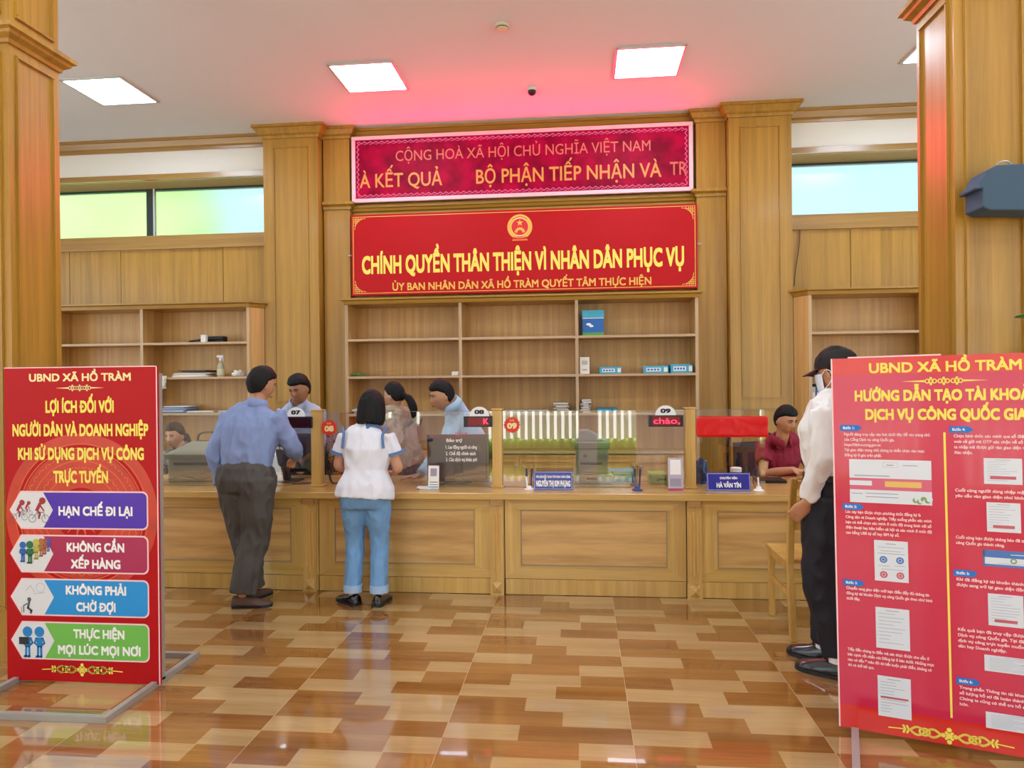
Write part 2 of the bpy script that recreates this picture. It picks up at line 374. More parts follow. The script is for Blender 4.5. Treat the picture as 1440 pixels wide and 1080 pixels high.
# free-standing pillars of the hall
def pillar(x0, x1):
    y0, y1 = 3.55, 3.92; mb = MB().box(x0, x1, y0, y1, 0, ZC)
    faces = [(Fr((x0, y0, 0), (1, 0, 0), (0, 0, 1)), x1-x0), (Fr((x1, y0, 0), (0, 1, 0), (0, 0, 1)), y1-y0), (Fr((x0, y1, 0), (0, -1, 0), (0, 0, 1)), y1-y0), (Fr((x1, y1, 0), (-1, 0, 0), (0, 0, 1)), x1-x0)]
    for F, wd in faces:
        for v0, v1 in ((.30, 3.32), (3.56, 4.3)): panel_frame(mb, F, .06, wd-.06, v0, v1, t=.018, h=.014)
        prof = [(0, 3.385), (.012, 3.385), (.018, 3.405), (.045, 3.425), (.05, 3.44), (.068, 3.45), (.068, 3.475), (0, 3.485)]
        for (d, z), (e, q) in zip(prof[:-1], prof[1:]): mb.add([F.p(-d, z, d), F.p(wd+d, z, d), F.p(wd+e, q, e), F.p(-e, q, e)], [(0, 1, 2, 3)])
        mb.prism(F, [(-.012, 0), (wd+.012, 0), (wd+.012, .13), (-.012, .13)], 0, .012)
        prof = [(0, 4.38), (.02, 4.38), (.08, 4.46), (.08, 4.5)]
        for (d, z), (e, q) in zip(prof[:-1], prof[1:]): mb.add([F.p(-d, z, d), F.p(wd+d, z, d), F.p(wd+e, q, e), F.p(-e, q, e)], [(0, 1, 2, 3)])
    return obj('pillar', mb, OAK, **S)
pillar(-3.45, -3.10); pillar(1.79, 2.145)

# ------------------------------------------------------------------ ceiling fittings
LAMP = mat('lamp_diffuser', 'f4fbff', .6, emit=PANEL_L, ecol='d8eaff')
ALUM = mat('lamp_frame', 'cfcfcf', .4, .3)
def lamp(x, y, label):
    t = thing('ceiling_light', (x, y, ZC-.012), label, 'light', 'square ceiling panel lights')
    a = .306; f = MB()
    for s in (-1, 1): f.box(x+s*a-.012, x+s*a+.012, y-a-.012, y+a+.012, ZC-.014, ZC-.0005); f.box(x-a, x+a, y+s*a-.012, y+s*a+.012, ZC-.014, ZC-.0005)
    obj('frame', f, ALUM, t); obj('diffuser', MB().box(x-a+.012, x+a-.012, y-a+.012, y+a-.012, ZC-.010, ZC-.002), LAMP, t); return t
lx = (-4.72, -2.03, .655, 3.36); names = ['square panel light on the ceiling beside the left hall pillar', 'square panel light on the ceiling above the left edge of the LED board', 'square panel light on the ceiling above the right end of the LED board', 'square panel light on the ceiling mostly hidden by the right hall pillar']
l0 = None
for x, n_ in zip(lx, names):
    if l0 is None: l0 = lamp(x, 6.69, n_); xb0 = x
    else: dup(l0, (x-xb0, 0, 0), n_)
for yy in (3.1, -.6):
    for x, nn in zip(lx, ('far left', 'left of centre', 'right of centre', 'far right')):
        dup(l0, (x-xb0, yy-6.69, 0), 'square panel light %s in the ceiling row %s' % (nn, 'over the two red banners' if yy > 0 else 'nearest the entrance'))
p = fl(706, 36, ZC)
t = obj('smoke_detector', MB().lathe((p.x, p.y, ZC), [(.062, 0), (.062, -.012), (.05, -.016), (.048, -.034), (.035, -.04), (.0, -.042)]), mat('ivory_plastic', 'e6dcc0', .5), label='ivory round smoke detector on the ceiling near the top middle', cat='smoke detector', smooth=True)
obj('vent_slot', MB().lathe((p.x, p.y, ZC-.018), [(.0505, 0), (.0505, -.008)]), DARKG, t)
p = fl(748, 124, ZC)
t = thing('dome_camera', (p.x, p.y, ZC-.07), 'small dark dome camera on the ceiling above the LED board', 'camera')
obj('mount', MB().lathe((p.x, p.y, ZC), [(.05, 0), (.05, -.02), (.04, -.03)]), mat('camera_white', 'd8d4d0', .5), t, smooth=True)
obj('dome', MB().lathe((p.x, p.y, ZC-.028), [(.042, 0), (.042, -.015), (.034, -.034), (.018, -.045), (0, -.048)]), BLACK, t, smooth=True)

# ------------------------------------------------------------------ signs on the centre wall
LEDRED = mat('led_red', '26020c', .5, emit=LED_L, ecol='ee0048', spec=.1)
def dots(m, freq, lo, hi):
    N = m.node_tree.nodes; L = m.node_tree.links; b = N['Principled BSDF']; tc = N.new('ShaderNodeTexCoord'); n = N.new('ShaderNodeTexNoise'); n.inputs['Scale'].default_value = freq; n.inputs['Detail'].default_value = 12
    mr = N.new('ShaderNodeMapRange'); mr.inputs['From Min'].default_value = .35; mr.inputs['From Max'].default_value = .65; mr.inputs['To Min'].default_value = lo; mr.inputs['To Max'].default_value = hi
    L.new(tc.outputs['Object'], n.inputs['Vector']); L.new(n.outputs['Fac'], mr.inputs['Value']); L.new(mr.outputs['Result'], b.inputs['Emission Strength'])
dots(LEDRED, 5, LED_L*.6, LED_L*1.35)
LEDTXT = mat('led_text', '402010', .5, emit=.42, ecol='ffa448'); LEDTXT2 = mat('led_text_dim', '401010', .5, emit=.40, ecol='ff7a60'); LEDPINK = mat('led_border', '401020', .5, emit=.40, ecol='ff6a9c')
LEDFR = mat('led_frame', 'eec3cc', .4)
x0, x1, z0, z1 = -2.646, 1.266, 3.617, 4.388; yS = 7.97
led = thing('led_sign_board', (-.69, yS, z0), 'wide glowing red LED board with two rows of text under the ceiling', 'sign')
obj('case', MB().box(x0+.03, x1-.03, yS+.012, YB-.02, z0+.02, z1-.02), DARKG, led)
f = MB()
for a, b, c, d in ((x0, x1, z0, z0+.045), (x0, x1, z1-.045, z1), (x0, x0+.045, z0+.045, z1-.045), (x1-.045, x1, z0+.045, z1-.045)): f.box(a, b, yS, yS+.04, c, d)
obj('frame', f, LEDFR, led, bevel=.004)
obj('screen', MB().rect(Fr((0, yS+.010, 0), (1, 0, 0), (0, 0, 1)), x0+.045, x1-.045, z0+.045, z1-.045), LEDRED, led)
ld = bpy.data.lights.new('led_glow', 'AREA'); ld.shape = 'RECTANGLE'; ld.size = x1-x0-.1; ld.size_y = z1-z0-.1; ld.energy = LED_W; ld.color = (1, .015, .10)
lo = bpy.data.objects.new('led_glow', ld); lo.location = ((x0+x1)/2, yS-.02, (z0+z1)/2); lo.rotation_euler = (math.radians(-90), 0, 0); COL.objects.link(lo)
F = Fr((0, yS+.008, 0), (1, 0, 0), (0, 0, 1)); mb = MB()
def wavy(mb, a, b, fixed, horiz, n):
    pts = [(a+(b-a)*i/n, fixed+.012*math.sin(i*math.pi/2)) for i in range(n+1)]
    mb.stroke(F, pts if horiz else [(q, p_) for p_, q in pts], .010, 0)
    if horiz:
        for i in range(0, n, 4): mb.rect(F, a+(b-a)*(i+.5)/n, a+(b-a)*(i+2)/n, fixed-.022, fixed-.014, 0)
wavy(mb, x0+.07, x1-.07, z1-.075, True, 220); wavy(mb, x0+.07, x1-.07, z0+.078, True, 220); wavy(mb, z0+.08, z1-.08, x0+.075, False, 42); wavy(mb, z0+.08, z1-.08, x1-.075, False, 42)
obj('light_border', mb, LEDPINK, led)
def dotted(F, s, u0, u1, v, cap, bold, w, pitch=.0135):
    return put_text(MB(), F, s, u0, u1, v, cap, w, bold)
def ax(px): return at(px, 215, yS).x
obj('lettering', dotted(F, 'CỘNG HOÀ XÃ HỘI CHỦ NGHĨA VIỆT NAM', ax(556), ax(915), 4.083, .122, .004, .001), LEDTXT2, led)
obj('lettering', dotted(F, 'À KẾT QUẢ', ax(505), ax(621), 3.785, .165, .012, .001), LEDTXT, led)
obj('lettering', dotted(F, 'BỘ PHẬN TIẾP NHẬN VÀ', ax(669), ax(930), 3.785, .165, .012, .001), LEDTXT, led)
obj('lettering', dotted(F, 'TR', ax(942), ax(966), 3.80, .15, .006, .001), LEDTXT2, led)

x0, x1, z0, z1 = -2.645, 1.297, 2.525, 3.462; yB = 7.93
ban = thing('slogan_sign', (-.67, yB, z0), 'wide red wall sign with yellow slogan and round emblem below the LED board', 'sign')
obj('board', MB().box(x0, x1, yB, yB+.035, z0, z1), REDV, ban, bevel=.003)
obj('clip', MB().box(x0-.045, x0+.005, yB+.01, yB+.03, 2.99, 3.005), STEEL, ban); obj('clip', MB().box(x1-.005, x1+.045, yB+.01, yB+.03, 3.01, 3.025), STEEL, ban)
F = Fr((0, yB, 0), (1, 0, 0), (0, 0, 1)); mb = MB(); e = .022; c = .11
for a, b, c_, d in ((x0+e, x1-e, z0+e, z0+e+.007), (x0+e, x1-e, z1-e-.007, z1-e), (x0+e, x0+e+.007, z0+e, z1-e), (x1-e-.007, x1-e, z0+e, z1-e)): mb.rect(F, a, b, c_, d, .001)
for sx, cx in ((1, x0+e), (-1, x1-e)):
    for sz, cz in ((1, z0+e), (-1, z1-e)):
        for k in (.03, .05, .07, .10):
            pts = [(cx+sx*k, cz), (cx+sx*k*.9, cz+sz*(.13-k)), (cx+sx*.012, cz+sz*k*1.1)]
            mb.stroke(F, [(cx+sx*k, cz+sz*.012), (cx+sx*k, cz+sz*(.125-k))], .007, .001); mb.stroke(F, [(cx+sx*.012, cz+sz*k), (cx+sx*(.125-k), cz+sz*k)], .007, .001)
        mb.ring(F, cx+sx*.15, cz+sz*.15, .125, .131, .001, n=10, a0={(1, 1): math.pi, (-1, 1): 1.5*math.pi, (1, -1): .5*math.pi, (-1, -1): 0}[(sx, sz)], a1={(1, 1): math.pi, (-1, 1): 1.5*math.pi, (1, -1): .5*math.pi, (-1, -1): 0}[(sx, sz)]+math.pi/2)
obj('border_line', mb, GOLD, ban)
def bx(px, py=370): return at(px, py, yB).x
cx, cz = bx(731, 320), 3.265
mb = MB(); mb.disc(F, cx, cz, .118, .001, 1); mb.ring(F, cx, cz, .118, .142, .0014, 0); mb.ring(F, cx, cz, .095, .108, .0016, 2)
st = []
for k in range(10): a = math.pi/2+k*math.pi/5; r = .042 if k % 2 == 0 else .016; st.append((cx+r*math.cos(a), cz+.045+r*math.sin(a)))
mb.flat(F, st, .002, 0)
for k in range(16):
    for s in (-1, 1):
        a = -math.pi/2+s*(.35+k*.13); mb.disc(F, cx+.108*math.cos(a), cz+.108*math.sin(a), .014, .0018, 0, n=8, ry=.008)
mb.ring(F, cx, cz-.065, .03, .052, .0022, 0, n=16, a0=0, a1=math.pi)
for k in range(7): a = math.pi*(k+.5)/7; mb.disc(F, cx+.056*math.cos(a), cz-.065+.056*math.sin(a), .008, .0022, 0, n=6)
mb.flat(F, [(cx-.085, cz-.15), (cx+.085, cz-.15), (cx+.075, cz-.105), (cx+.03, cz-.118), (cx-.03, cz-.118), (cx-.075, cz-.105)], .0024, 1); mb.stroke(F, [(cx-.085, cz-.15), (cx+.085, cz-.15)], .008, .0026, 0); mb.stroke(F, [(cx-.075, cz-.107), (cx-.03, cz-.12), (cx+.03, cz-.12), (cx+.075, cz-.107)], .006, .0026, 0)
obj('emblem', mb, [GOLD, REDP, PALEY], ban)
obj('lettering', put_text(MB(), F, 'CHÍNH QUYỀN THÂN THIỆN VÌ NHÂN DÂN PHỤC VỤ', bx(509), bx(962), 2.772, .215, .002, .035), YEL, ban)
obj('lettering', put_text(MB(), F, 'ỦY BAN NHÂN DÂN XÃ HỒ TRÀM QUYẾT TÂM THỰC HIỆN', bx(552, 400), bx(916, 400), 2.575, .088, .002, .022), GOLD, ban)

# ------------------------------------------------------------------ bookcases
def bookcase(label, xs, zs, cl=False, cr=False):
    """xs: uprights; zs: shelves; cl / cr: end panel set back at an angle to the pilaster"""
    y0, y1 = 7.68, YB-.015; t = thing('bookcase', ((xs[0]+xs[-1])/2, (y0+y1)/2, 0), label, 'bookcase', 'oak bookcases along the back wall')
    zt = 2.43
    obj('back_panel', MB().box(xs[0], xs[-1], y1-.015, y1, .02, zt), SHELF, t)
    for i, x in enumerate(xs):
        if (i == 0 and cl) or (i == len(xs)-1 and cr): continue
        u = obj('upright', MB().box(x-.016, x+.016, y0+.012, y1-.016, .02, zt-.04), SHELF, t); obj('edge_strip', MB().box(x-.017, x+.017, y0, y0+.0118, .02, zt-.04), SHELFZ, u)
    for s, flag, x in ((-1, cl, xs[0]), (1, cr, xs[-1])):
        if flag:
            xo = x+s*.10; a = MB().add([(x-s*.034, y0, .02), (x, y0, .02), (xo, y0+.16, .02), (xo, y1, .02), (xo-s*.02, y1, .02), (xo-s*.02, y0+.17, .02), (x-s*.034, y0+.03, .02)] + [(x-s*.034, y0, zt-.04), (x, y0, zt-.04), (xo, y0+.16, zt-.04), (xo, y1, zt-.04), (xo-s*.02, y1, zt-.04), (xo-s*.02, y0+.17, zt-.04), (x-s*.034, y0+.03, zt-.04)],
                [(0, 1, 8, 7), (1, 2, 9, 8), (2, 3, 10, 9), (3, 4, 11, 10), (4, 5, 12, 11), (5, 6, 13, 12), (6, 0, 7, 13), (0, 6, 5, 4, 3, 2, 1), (7, 8, 9, 10, 11, 12, 13)])
            u = obj('end_panel', a, SHELF, t); obj('edge_strip', MB().box(min(x-s*.035, x-s*.005), max(x-s*.035, x-s*.005), y0-.002, y0+.0, .02, zt-.04), SHELFZ, u)
    for z in zs:
        for a, b in zip(xs[:-1], xs[1:]):
            u = obj('shelf', MB().box(a+.0165, b-.0165, y0+.012, y1-.016, z-.025, z), SHELF, t); obj('edge_strip', MB().box(a+.0165, b-.0165, y0, y0+.0118, z-.0255, z+.0005), SHELFX, u)
    # cornice
    xa, xb = xs[0]-.05, xs[-1]+.05; mb = MB()
    def outline(d, z):
        p = []
        if cl: p += [(xs[0]-.10-d, y1, z), (xs[0]-.10-d, y0+.16-d*.4, z), (xs[0]-d*.4, y0-d, z)]
        else: p += [(xs[0]-.017-d, y1, z), (xs[0]-.017-d, y0-d, z)]
        if cr: p += [(xs[-1]+d*.4, y0-d, z), (xs[-1]+.10+d, y0+.16-d*.4, z), (xs[-1]+.10+d, y1, z)]
        else: p += [(xs[-1]+.017+d, y0-d, z), (xs[-1]+.017+d, y1, z)]
        return p
    mb.loft([outline(d, z) for d, z in ((0, zt-.04), (.01, zt-.035), (.02, zt), (.05, zt+.012), (.05, zt+.03))]); obj('cornice', mb, OAKX, t)
    # cupboard doors below
    for a, b in zip(xs[:-1], xs[1:]):
        m_ = (a+b)/2
        for p, q, s in ((a+.018, m_-.002, 1), (m_+.002, b-.018, -1)):
            d = obj('cupboard_door', panel_frame(MB().box(p, q, y0-.001, y0+.017, .06, .70), Fr((0, y0-.001, 0), (1, 0, 0), (0, 0, 1)), p+.07, q-.07, .14, .62), SHELF, t)
            obj('knob', MB().ball(((q-.04 if s > 0 else p+.04), y0-.015, .58), .014, n=6), STEEL, d, smooth=True)
    return t
ZS = (2.003, 1.583, 1.16, .74)
bookcase('wide three-bay oak bookcase under the red slogan sign', (-2.628, -1.33, -.042, 1.242), ZS)
bookcase('oak bookcase under the green high window, left of the pilaster', (-7.4, -6.25, -5.078, -3.768), (2.0, 1.60, 1.185, .74), cr=True)
bookcase('oak bookcase under the bright right window, behind the man in white', (2.395, 3.66, 4.9), (2.003, 1.588, 1.17, .74), cl=True)
# ------------------------------------------------------------------ things on the shelves
def sx(px, py, z): p_ = at(px, py, 7.72); return p_.x
yq = 7.72
def carton(name, px0, px1, py, zb, hgt, dep, label, cat='box', mats=None, y=yq, group=None, rot=0., kind='ream'):
    a, b = at(px0, py, y).x, at(px1, py, y).x; wd = b-a; c = (a+b)/2
    mats = mats or [CYANB, PAPER]
    R = Matrix.Translation((c, y+dep/2, zb)) @ Matrix.Rotation(rot, 4, 'Z')
    t = thing(name, (c, y+dep/2, zb), label, cat, group)
    obj('wrapper', MB().box(-wd/2, wd/2, -dep/2, dep/2, 0.0005, hgt, 0, R), mats[0], t, bevel=.004)
    F = Fr(R @ Vector((-wd/2, -dep/2, 0)), R.to_3x3() @ Vector((1, 0, 0)), (0, 0, 1))
    if kind == 'ream':
        m_ = MB().rect(F, wd*.12, wd*.7, hgt*.25, hgt*.75, .0012, 0)
        for k in range(4): m_.rect(F, wd*(.16+.13*k), wd*(.25+.13*k), hgt*.38, hgt*.62, .0018, 1)
        m_.rect(F, wd*.82, wd*.97, hgt*.2, hgt*.8, .0012, 0)
        obj('printed_front', m_, [mats[1], BLUEP], t)
    elif kind == 'big':
        m_ = MB().rect(F, 0, wd, 0, hgt*.12, .001, 2).rect(F, 0, wd, hgt*.12, hgt*.68, .001, 1).rect(F, .0, wd, hgt*.68, hgt*.71, .0014, 0)
        m_.disc(F, wd*.3, hgt*.45, wd*.12, .002, 0, ry=hgt*.05); m_.disc(F, wd*.42, hgt*.38, wd*.1, .0022, 0, ry=hgt*.045)
        for k in range(9): m_.rect(F, wd*(.66+.03*k), wd*(.675+.03*k), hgt*.76, hgt*.94, .002, 0)
        m_.rect(F, wd*.1, wd*.5, hgt*.8, hgt*.88, .002, 1)
        obj('printed_front', m_, [PAPER, mat('carton_blue', '1d62a8', .5), mat('carton_green', '4f9a3c', .5)], t)
        obj('lid', MB().box(-wd/2-.004, wd/2+.004, -dep/2-.004, dep/2+.004, hgt*.72, hgt+.002, 0, R), CYANB, t, bevel=.003)
    elif kind == 'label':
        obj('printed_front', MB().rect(F, wd*.2, wd*.8, hgt*.55, hgt*.8, .001).rect(F, wd*.25, wd*.75, hgt*.2, hgt*.3, .001), mat('faint_print', 'b9b29c', .6), t)
    return t
def papers(px0, px1, py, zb, n, label, dep=.26, cols=None, group=None, seed=1, y=yq, cat='papers', th=.006):
    rnd = random.Random(seed); a, b = at(px0, py, y).x, at(px1, py, y).x; c = (a+b)/2; wd = b-a
    t = thing('paper_stack', (c, y+dep/2, zb), label, cat, group); cols = cols or [PAPER]
    for k in range(n):
        R = Matrix.Translation((c+rnd.uniform(-.02, .02), y+dep/2+.02+rnd.uniform(-.012, .012), zb+.0005+k*th)) @ Matrix.Rotation(rnd.uniform(-.06, .06), 4, 'Z')
        s_ = rnd.uniform(.82, 1.0) if n > 1 else 1
        obj('sheaf', MB().box(-wd/2*s_, wd/2*s_, -dep/2, dep/2, 0, th*.9, 0, R), cols[k % len(cols)], t)
    return t
S1, S2, S3 = ZS[0]+.0005, ZS[1]+.0005, ZS[2]+.0005
GREYP = mat('grey_paper', 'bdb7ae', .8, var=.05); BROWNP = mat('brown_paper', '9c8a6c', .8, var=.05); BLUEF = mat('blue_folder', '4a78b4', .5); TEALF = mat('teal_pack', '1d6e86', .5, var=.1); BLKF = mat('black_folder', '22222a', .5)
carton('paper_carton', 819, 849, 455, S1, .275, .3, 'blue carton of copy paper on the upper shelf of the centre bookcase', kind='big')
carton('white_box', 815.5, 829, 515, S2, .185, .12, 'upright white box on the middle shelf beside the bookcase divider', mats=[PAPER, PAPER], kind='label')
carton('paper_ream', 843, 874, 522, S2, .075, .22, 'blue paper ream lying apart beside the upright white box', 'paper ream', group='blue reams on the middle shelf')
carton('paper_ream', 906, 941, 520, S2, .08, .22, 'blue paper ream next to the torn ream on the middle shelf', 'paper ream', group='blue reams on the middle shelf', rot=-.08)
carton('paper_ream', 943, 974, 519, S2, .095, .22, 'blue paper ream with torn wrapper at the right end of the shelf', 'paper ream', group='blue reams on the middle shelf', rot=.02)
carton('white_box', 635, 645, 525, S2, .045, .1, 'tiny white box at the right end of the left middle shelf', mats=[PAPER, PAPER], kind='plain')
mb = MB(); a = at(492, 524, 7.74); b = at(511, 524, 7.74)
for k in range(5): mb.tube([(a.x+(b.x-a.x)*k/5, 7.75+.02*k, S2+.024), (a.x+(b.x-a.x)*(k+.6)/5, 7.80, S2+.022+.006*(k % 2)), (b.x, 7.83-.01*k, S2+.024)], .010, n=8, sub=3)
obj('green_pouch', mb, mat('green_pouch', '4a8a3a', .5, var=.2, vscale=40), label='small crumpled green pouch on the left middle shelf of the bookcase', cat='pouch', smooth=True)
papers(494, 511, 578, S3, 5, 'short stack of notebooks at the left end of the lower shelf', cols=[PAPER, GREYP, mat('pinkish_cover', 'b9a0a4', .7)], seed=2, th=.012)
papers(672, 704, 578, S3, 4, 'loose white papers on the lower shelf beside number plate 08', seed=3)
papers(708, 772, 580, S3, 5, 'spread of papers with dark cover sheets on the lower middle shelf', cols=[PAPER, GREYP, BLKF], seed=4)
papers(778, 800, 575, S3, 9, 'tall stack of grey documents left of the bookcase divider', cols=[GREYP, BROWNP, PAPER], seed=5, th=.012)
papers(817, 830, 575, S3, 11, 'tall stack of pale documents right of the bookcase divider', cols=[PAPER, GREYP], seed=6, th=.013)
carton('paper_ream', 838, 868, 575, S3, .05, .22, 'opened teal paper ream with torn wrapper on the lower shelf', 'paper ream', mats=[TEALF, CYANB], kind='ream')
papers(948, 978, 578, S3, 3, 'flat papers at the right end of the lower shelf near plate 09', cols=[PAPER, BROWNP], seed=8)
# left bookcase
L1, L2, L3 = 2.0005, 1.6005, 1.1855
a = at(262, 478, 7.74).x; b = at(312, 478, 7.74).x
t = thing('stapler', ((a+b)/2, 7.8, L1), 'black long-arm stapler lying on the top shelf of the left bookcase', 'stapler')
obj('base', MB().box(a, b-.03, 7.76, 7.79, L1, L1+.012), BLACK, t, bevel=.003); obj('arm', MB().tube([(a+.02, 7.775, L1+.018), (a+.2, 7.775, L1+.035), (b, 7.775, L1+.05)], [.008, .014, .012], n=8), BLACK, t, smooth=True)
carton('box', 290, 314, 474, L1, .075, .1, 'black small carton standing behind the stapler on the top shelf', mats=[BLACK, BLACK], kind='plain', y=7.83)
carton('white_box', 282, 289, 473, L1, .085, .05, 'small white box standing in front of the black stapler', mats=[PAPER, PAPER], kind='plain', y=7.70)
c = at(308, 527, 7.74)
t = thing('spray_bottle', (c.x, 7.78, L2), 'clear spray bottle with white trigger on the left bookcase shelf', 'bottle')
obj('bottle', MB().lathe((c.x, 7.78, L2), [(.036, 0), (.04, .006), (.04, .10), (.033, .14), (.016, .165), (.014, .19)]), mat('cloudy_plastic', 'd6cfae', .25, trans=.35), t, smooth=True)
obj('label', MB().lathe((c.x, 7.78, L2+.02), [(.0405, 0), (.0405, .07)]), mat('bottle_label', 'c9c3a0', .6), t, smooth=True)
tr = obj('trigger_head', MB().lathe((c.x, 7.78, L2+.186), [(.018, 0), (.018, .025), (.012, .03), (.012, .04)]).box(c.x-.045, c.x+.035, 7.77, 7.79, L2+.222, L2+.25), WPR, t, bevel=.003)
obj('trigger', MB().tube([(c.x+.02, 7.78, L2+.225), (c.x+.035, 7.78, L2+.20), (c.x+.03, 7.78, L2+.175)], [.007, .006, .004], n=6), WPR, tr)
papers(238, 292, 530, L2, 5, 'stack of white papers under a dark folder on the left bookcase', cols=[PAPER, PAPER, PAPER, GREYP], seed=11, th=.009)
papers(250, 290, 524, L2+.0575, 2, 'thin dark folders lying on the white paper stack', cols=[BLKF], seed=12, th=.01)
def crumple(name, C, rx, ry, rz, m, label, cat, seed):
    mb = MB().ball((0, 0, 0), rx, ry, rz, n=14); vs = []
    for v in mb.v:
        q = Vector(v); nn = noise.noise(q*22+Vector((seed, 0, 0)))*.35+noise.noise(q*60+Vector((0, seed, 0)))*.2; q = q*(1+nn); vs.append((q.x+C[0], q.y+C[1], max(q.z, -rz*.85)+C[2]+rz*.85))
    mb.v = vs; return obj(name, mb, m, label=label, cat=cat)
c = at(331, 528, 7.74); crumple('crumpled_paper', (c.x, 7.82, L2), .085, .08, .042, PAPER, 'crumpled white paper behind the head of the man in blue', 'paper', 3)
c = at(229, 538, 7.66); mb = MB().ball((0, 0, 0), .055, .022, .085, n=18)
mb.v = [tuple(Vector(v)*(1+.45*noise.noise(Vector(v)*30)+.28*noise.noise(Vector(v)*80))+Vector((c.x, 7.648, 1.535))) for v in mb.v]
obj('plastic_bag', mb, mat('clear_bag', 'd8d4c4', .3, var=.25, vscale=40), label='crumpled clear plastic bag hanging over the shelf edge by the banner', cat='bag', smooth=True)
papers(226, 262, 578, L3, 6, 'stack of blue folders on the lower shelf of the left bookcase', cols=[BLUEF, PAPER, BLUEF, GREYP], seed=13, th=.013)
papers(262, 300, 580, L3, 3, 'flat white papers beside the blue folders on the lower shelf', seed=14)
papers(302, 330, 581, L3, 3, 'yellowish papers behind the shoulder of the man in blue', cols=[PAPER, BROWNP], seed=15)
# right bookcase
carton('small_carton', 1277, 1292, 496, 1.5885, .16, .12, 'light blue small carton at the right of the right bookcase', mats=[mat('pale_blue_carton', '9fc3d6', .5), PAPER], kind='label', y=7.74)
c0 = at(1137, 560, 7.74).x+.03
for k, (m_, nn) in enumerate(((GREYP, 'grey'), (BLUEF, 'blue'), (PAPER, 'white'))):
    x_ = c0+k*.045; t = thing('file_folder', (x_+.018, 7.86, 1.171), '%s upright file folder on the right bookcase behind the masked man' % nn, 'folder', 'upright folders in the right bookcase')
    obj('cover', MB().box(x_, x_+.036, 7.72, 8.0, 1.171, 1.171+.25+.03*(k % 2)), m_, t, bevel=.003); obj('spine_label', MB().box(x_+.006, x_+.03, 7.718, 7.72, 1.28, 1.36), PAPER, t)
# loose cable down the right panels
a = at(1123, 325, 8.06); pts = [at(1125, 318, 8.06), at(1124, 345, 8.06), at(1119, 378, 8.06), at(1117, 402, 8.06)]
obj('cable', MB().tube(pts, .005, n=6, sub=5), DARKG, label='thin dark cable hanging below the bright right window', cat='cable')

# ------------------------------------------------------------------ the counter
CY = 4.92; ZT = .725; ZU = .676
jx = [at(x, 760, CY).x for x in (447.5, 709, 965)]
ux = [(-4.55, -3.42), (-3.41, jx[0]), (jx[0]+.006, jx[1]), (jx[1]+.006, jx[2]), (jx[2]+.006, 2.35), (2.356, 3.5)]
pil = {1: (at(427, 760, CY).x, at(445.5, 760, CY).x), 2: (at(690, 760, CY).x, at(708, 760, CY).x), 4: (at(966, 760, CY).x, at(986.5, 760, CY).x)}
ins = {1: (-3.2, at(409, 760, CY).x), 2: (at(470, 760, CY).x, at(667.5, 760, CY).x), 3: (at(732, 760, CY).x, at(939, 760, CY).x), 4: (at(1009, 760, CY).x, 2.12), 0: (-4.4, -3.6), 5: (2.6, 3.3)}
labs = ['oak counter section at the far left behind the banner', 'oak counter section behind the man in grey trousers', 'oak counter section behind the woman in jeans', 'oak counter section with the unobstructed figured panel at the centre', 'oak counter section behind the wooden chair', 'oak counter section at the far right behind the banner']
INLAY = mat('inlay_strip', '9b8a68', .4)
for i, (a, b) in enumerate(ux):
    t = thing('counter_unit', ((a+b)/2, CY+.3, 0), labs[i], 'counter', 'oak counter sections in a row')
    obj('carcass', MB().box(a, b, CY+.024, CY+.62, .0, ZU), COUNT, t)
    p, q = ins[i]; zA, zB = .205, .600
    fr = MB()
    # mitred frame round the inset panel
    o = (a, b, .115, ZU); inn = (p, q, zA, zB)
    for quad, mi in ((((o[0], o[2]), (o[1], o[2]), (inn[1], inn[2]), (inn[0], inn[2])), 1), (((inn[0], inn[3]), (inn[1], inn[3]), (o[1], o[3]), (o[0], o[3])), 1), (((o[0], o[2]), (inn[0], inn[2]), (inn[0], inn[3]), (o[0], o[3])), 0), (((inn[1], inn[2]), (o[1], o[2]), (o[1], o[3]), (inn[1], inn[3])), 0)):
        fr.prism(Fr((0, CY+.024, 0), (1, 0, 0), (0, 0, 1)), list(quad), 0, .018, mi)
    obj('frame', fr, [COUNT, COUNTX], t)
    pn = obj('inset_panel', MB().box(p, q, CY+.012, CY+.0235, zA, zB), FIG, t)
    obj('inlay', panel_frame(MB(), Fr((0, CY+.012, 0), (1, 0, 0), (0, 0, 1)), p+.008, q-.008, zA+.008, zB-.008, t=.008, h=.007), INLAY, pn)
    obj('kick_board', MB().box(a+.002, b-.002, CY+.002, CY+.0235, .004, .112), COUNT, t)
    if i in pil:
        u, v = pil[i]; F = Fr((0, CY, 0), (1, 0, 0), (0, 0, 1)); wd = v-u
        pm = MB().box(u, v, CY-.012, CY+.005, .0, ZU)
        ps = obj('fluted_pilaster', pm, COUNT, t)
        fm = MB()
        for k in range(3):
            x_ = u+wd*(.26+.24*k); fm.tube([(x_, CY-.012, .15+(.03 if k != 1 else 0)), (x_, CY-.012, .60-(.03 if k != 1 else 0))], .006, n=8)
        obj('fluting', fm, mat('flute_pale', 'd9a95e', .3), ps, smooth=True)  # flutes in one even, paler wood colour
        obj('base_block', MB().box(u-.003, v+.003, CY-.02, CY-.012, .0, .105).loft([[(u+.012, CY-.02, .014), (v-.012, CY-.02, .014), (v-.012, CY-.02, .092), (u+.012, CY-.02, .092)], [((u+v)/2-.001, CY-.038, .052), ((u+v)/2+.001, CY-.038, .052), ((u+v)/2+.001, CY-.038, .054), ((u+v)/2-.001, CY-.038, .054)]]), COUNT, ps)
        obj('cap_block', MB().box(u+.008, v-.008, CY-.03, CY-.012, .632, ZU-.001), FIG, ps, bevel=.003)
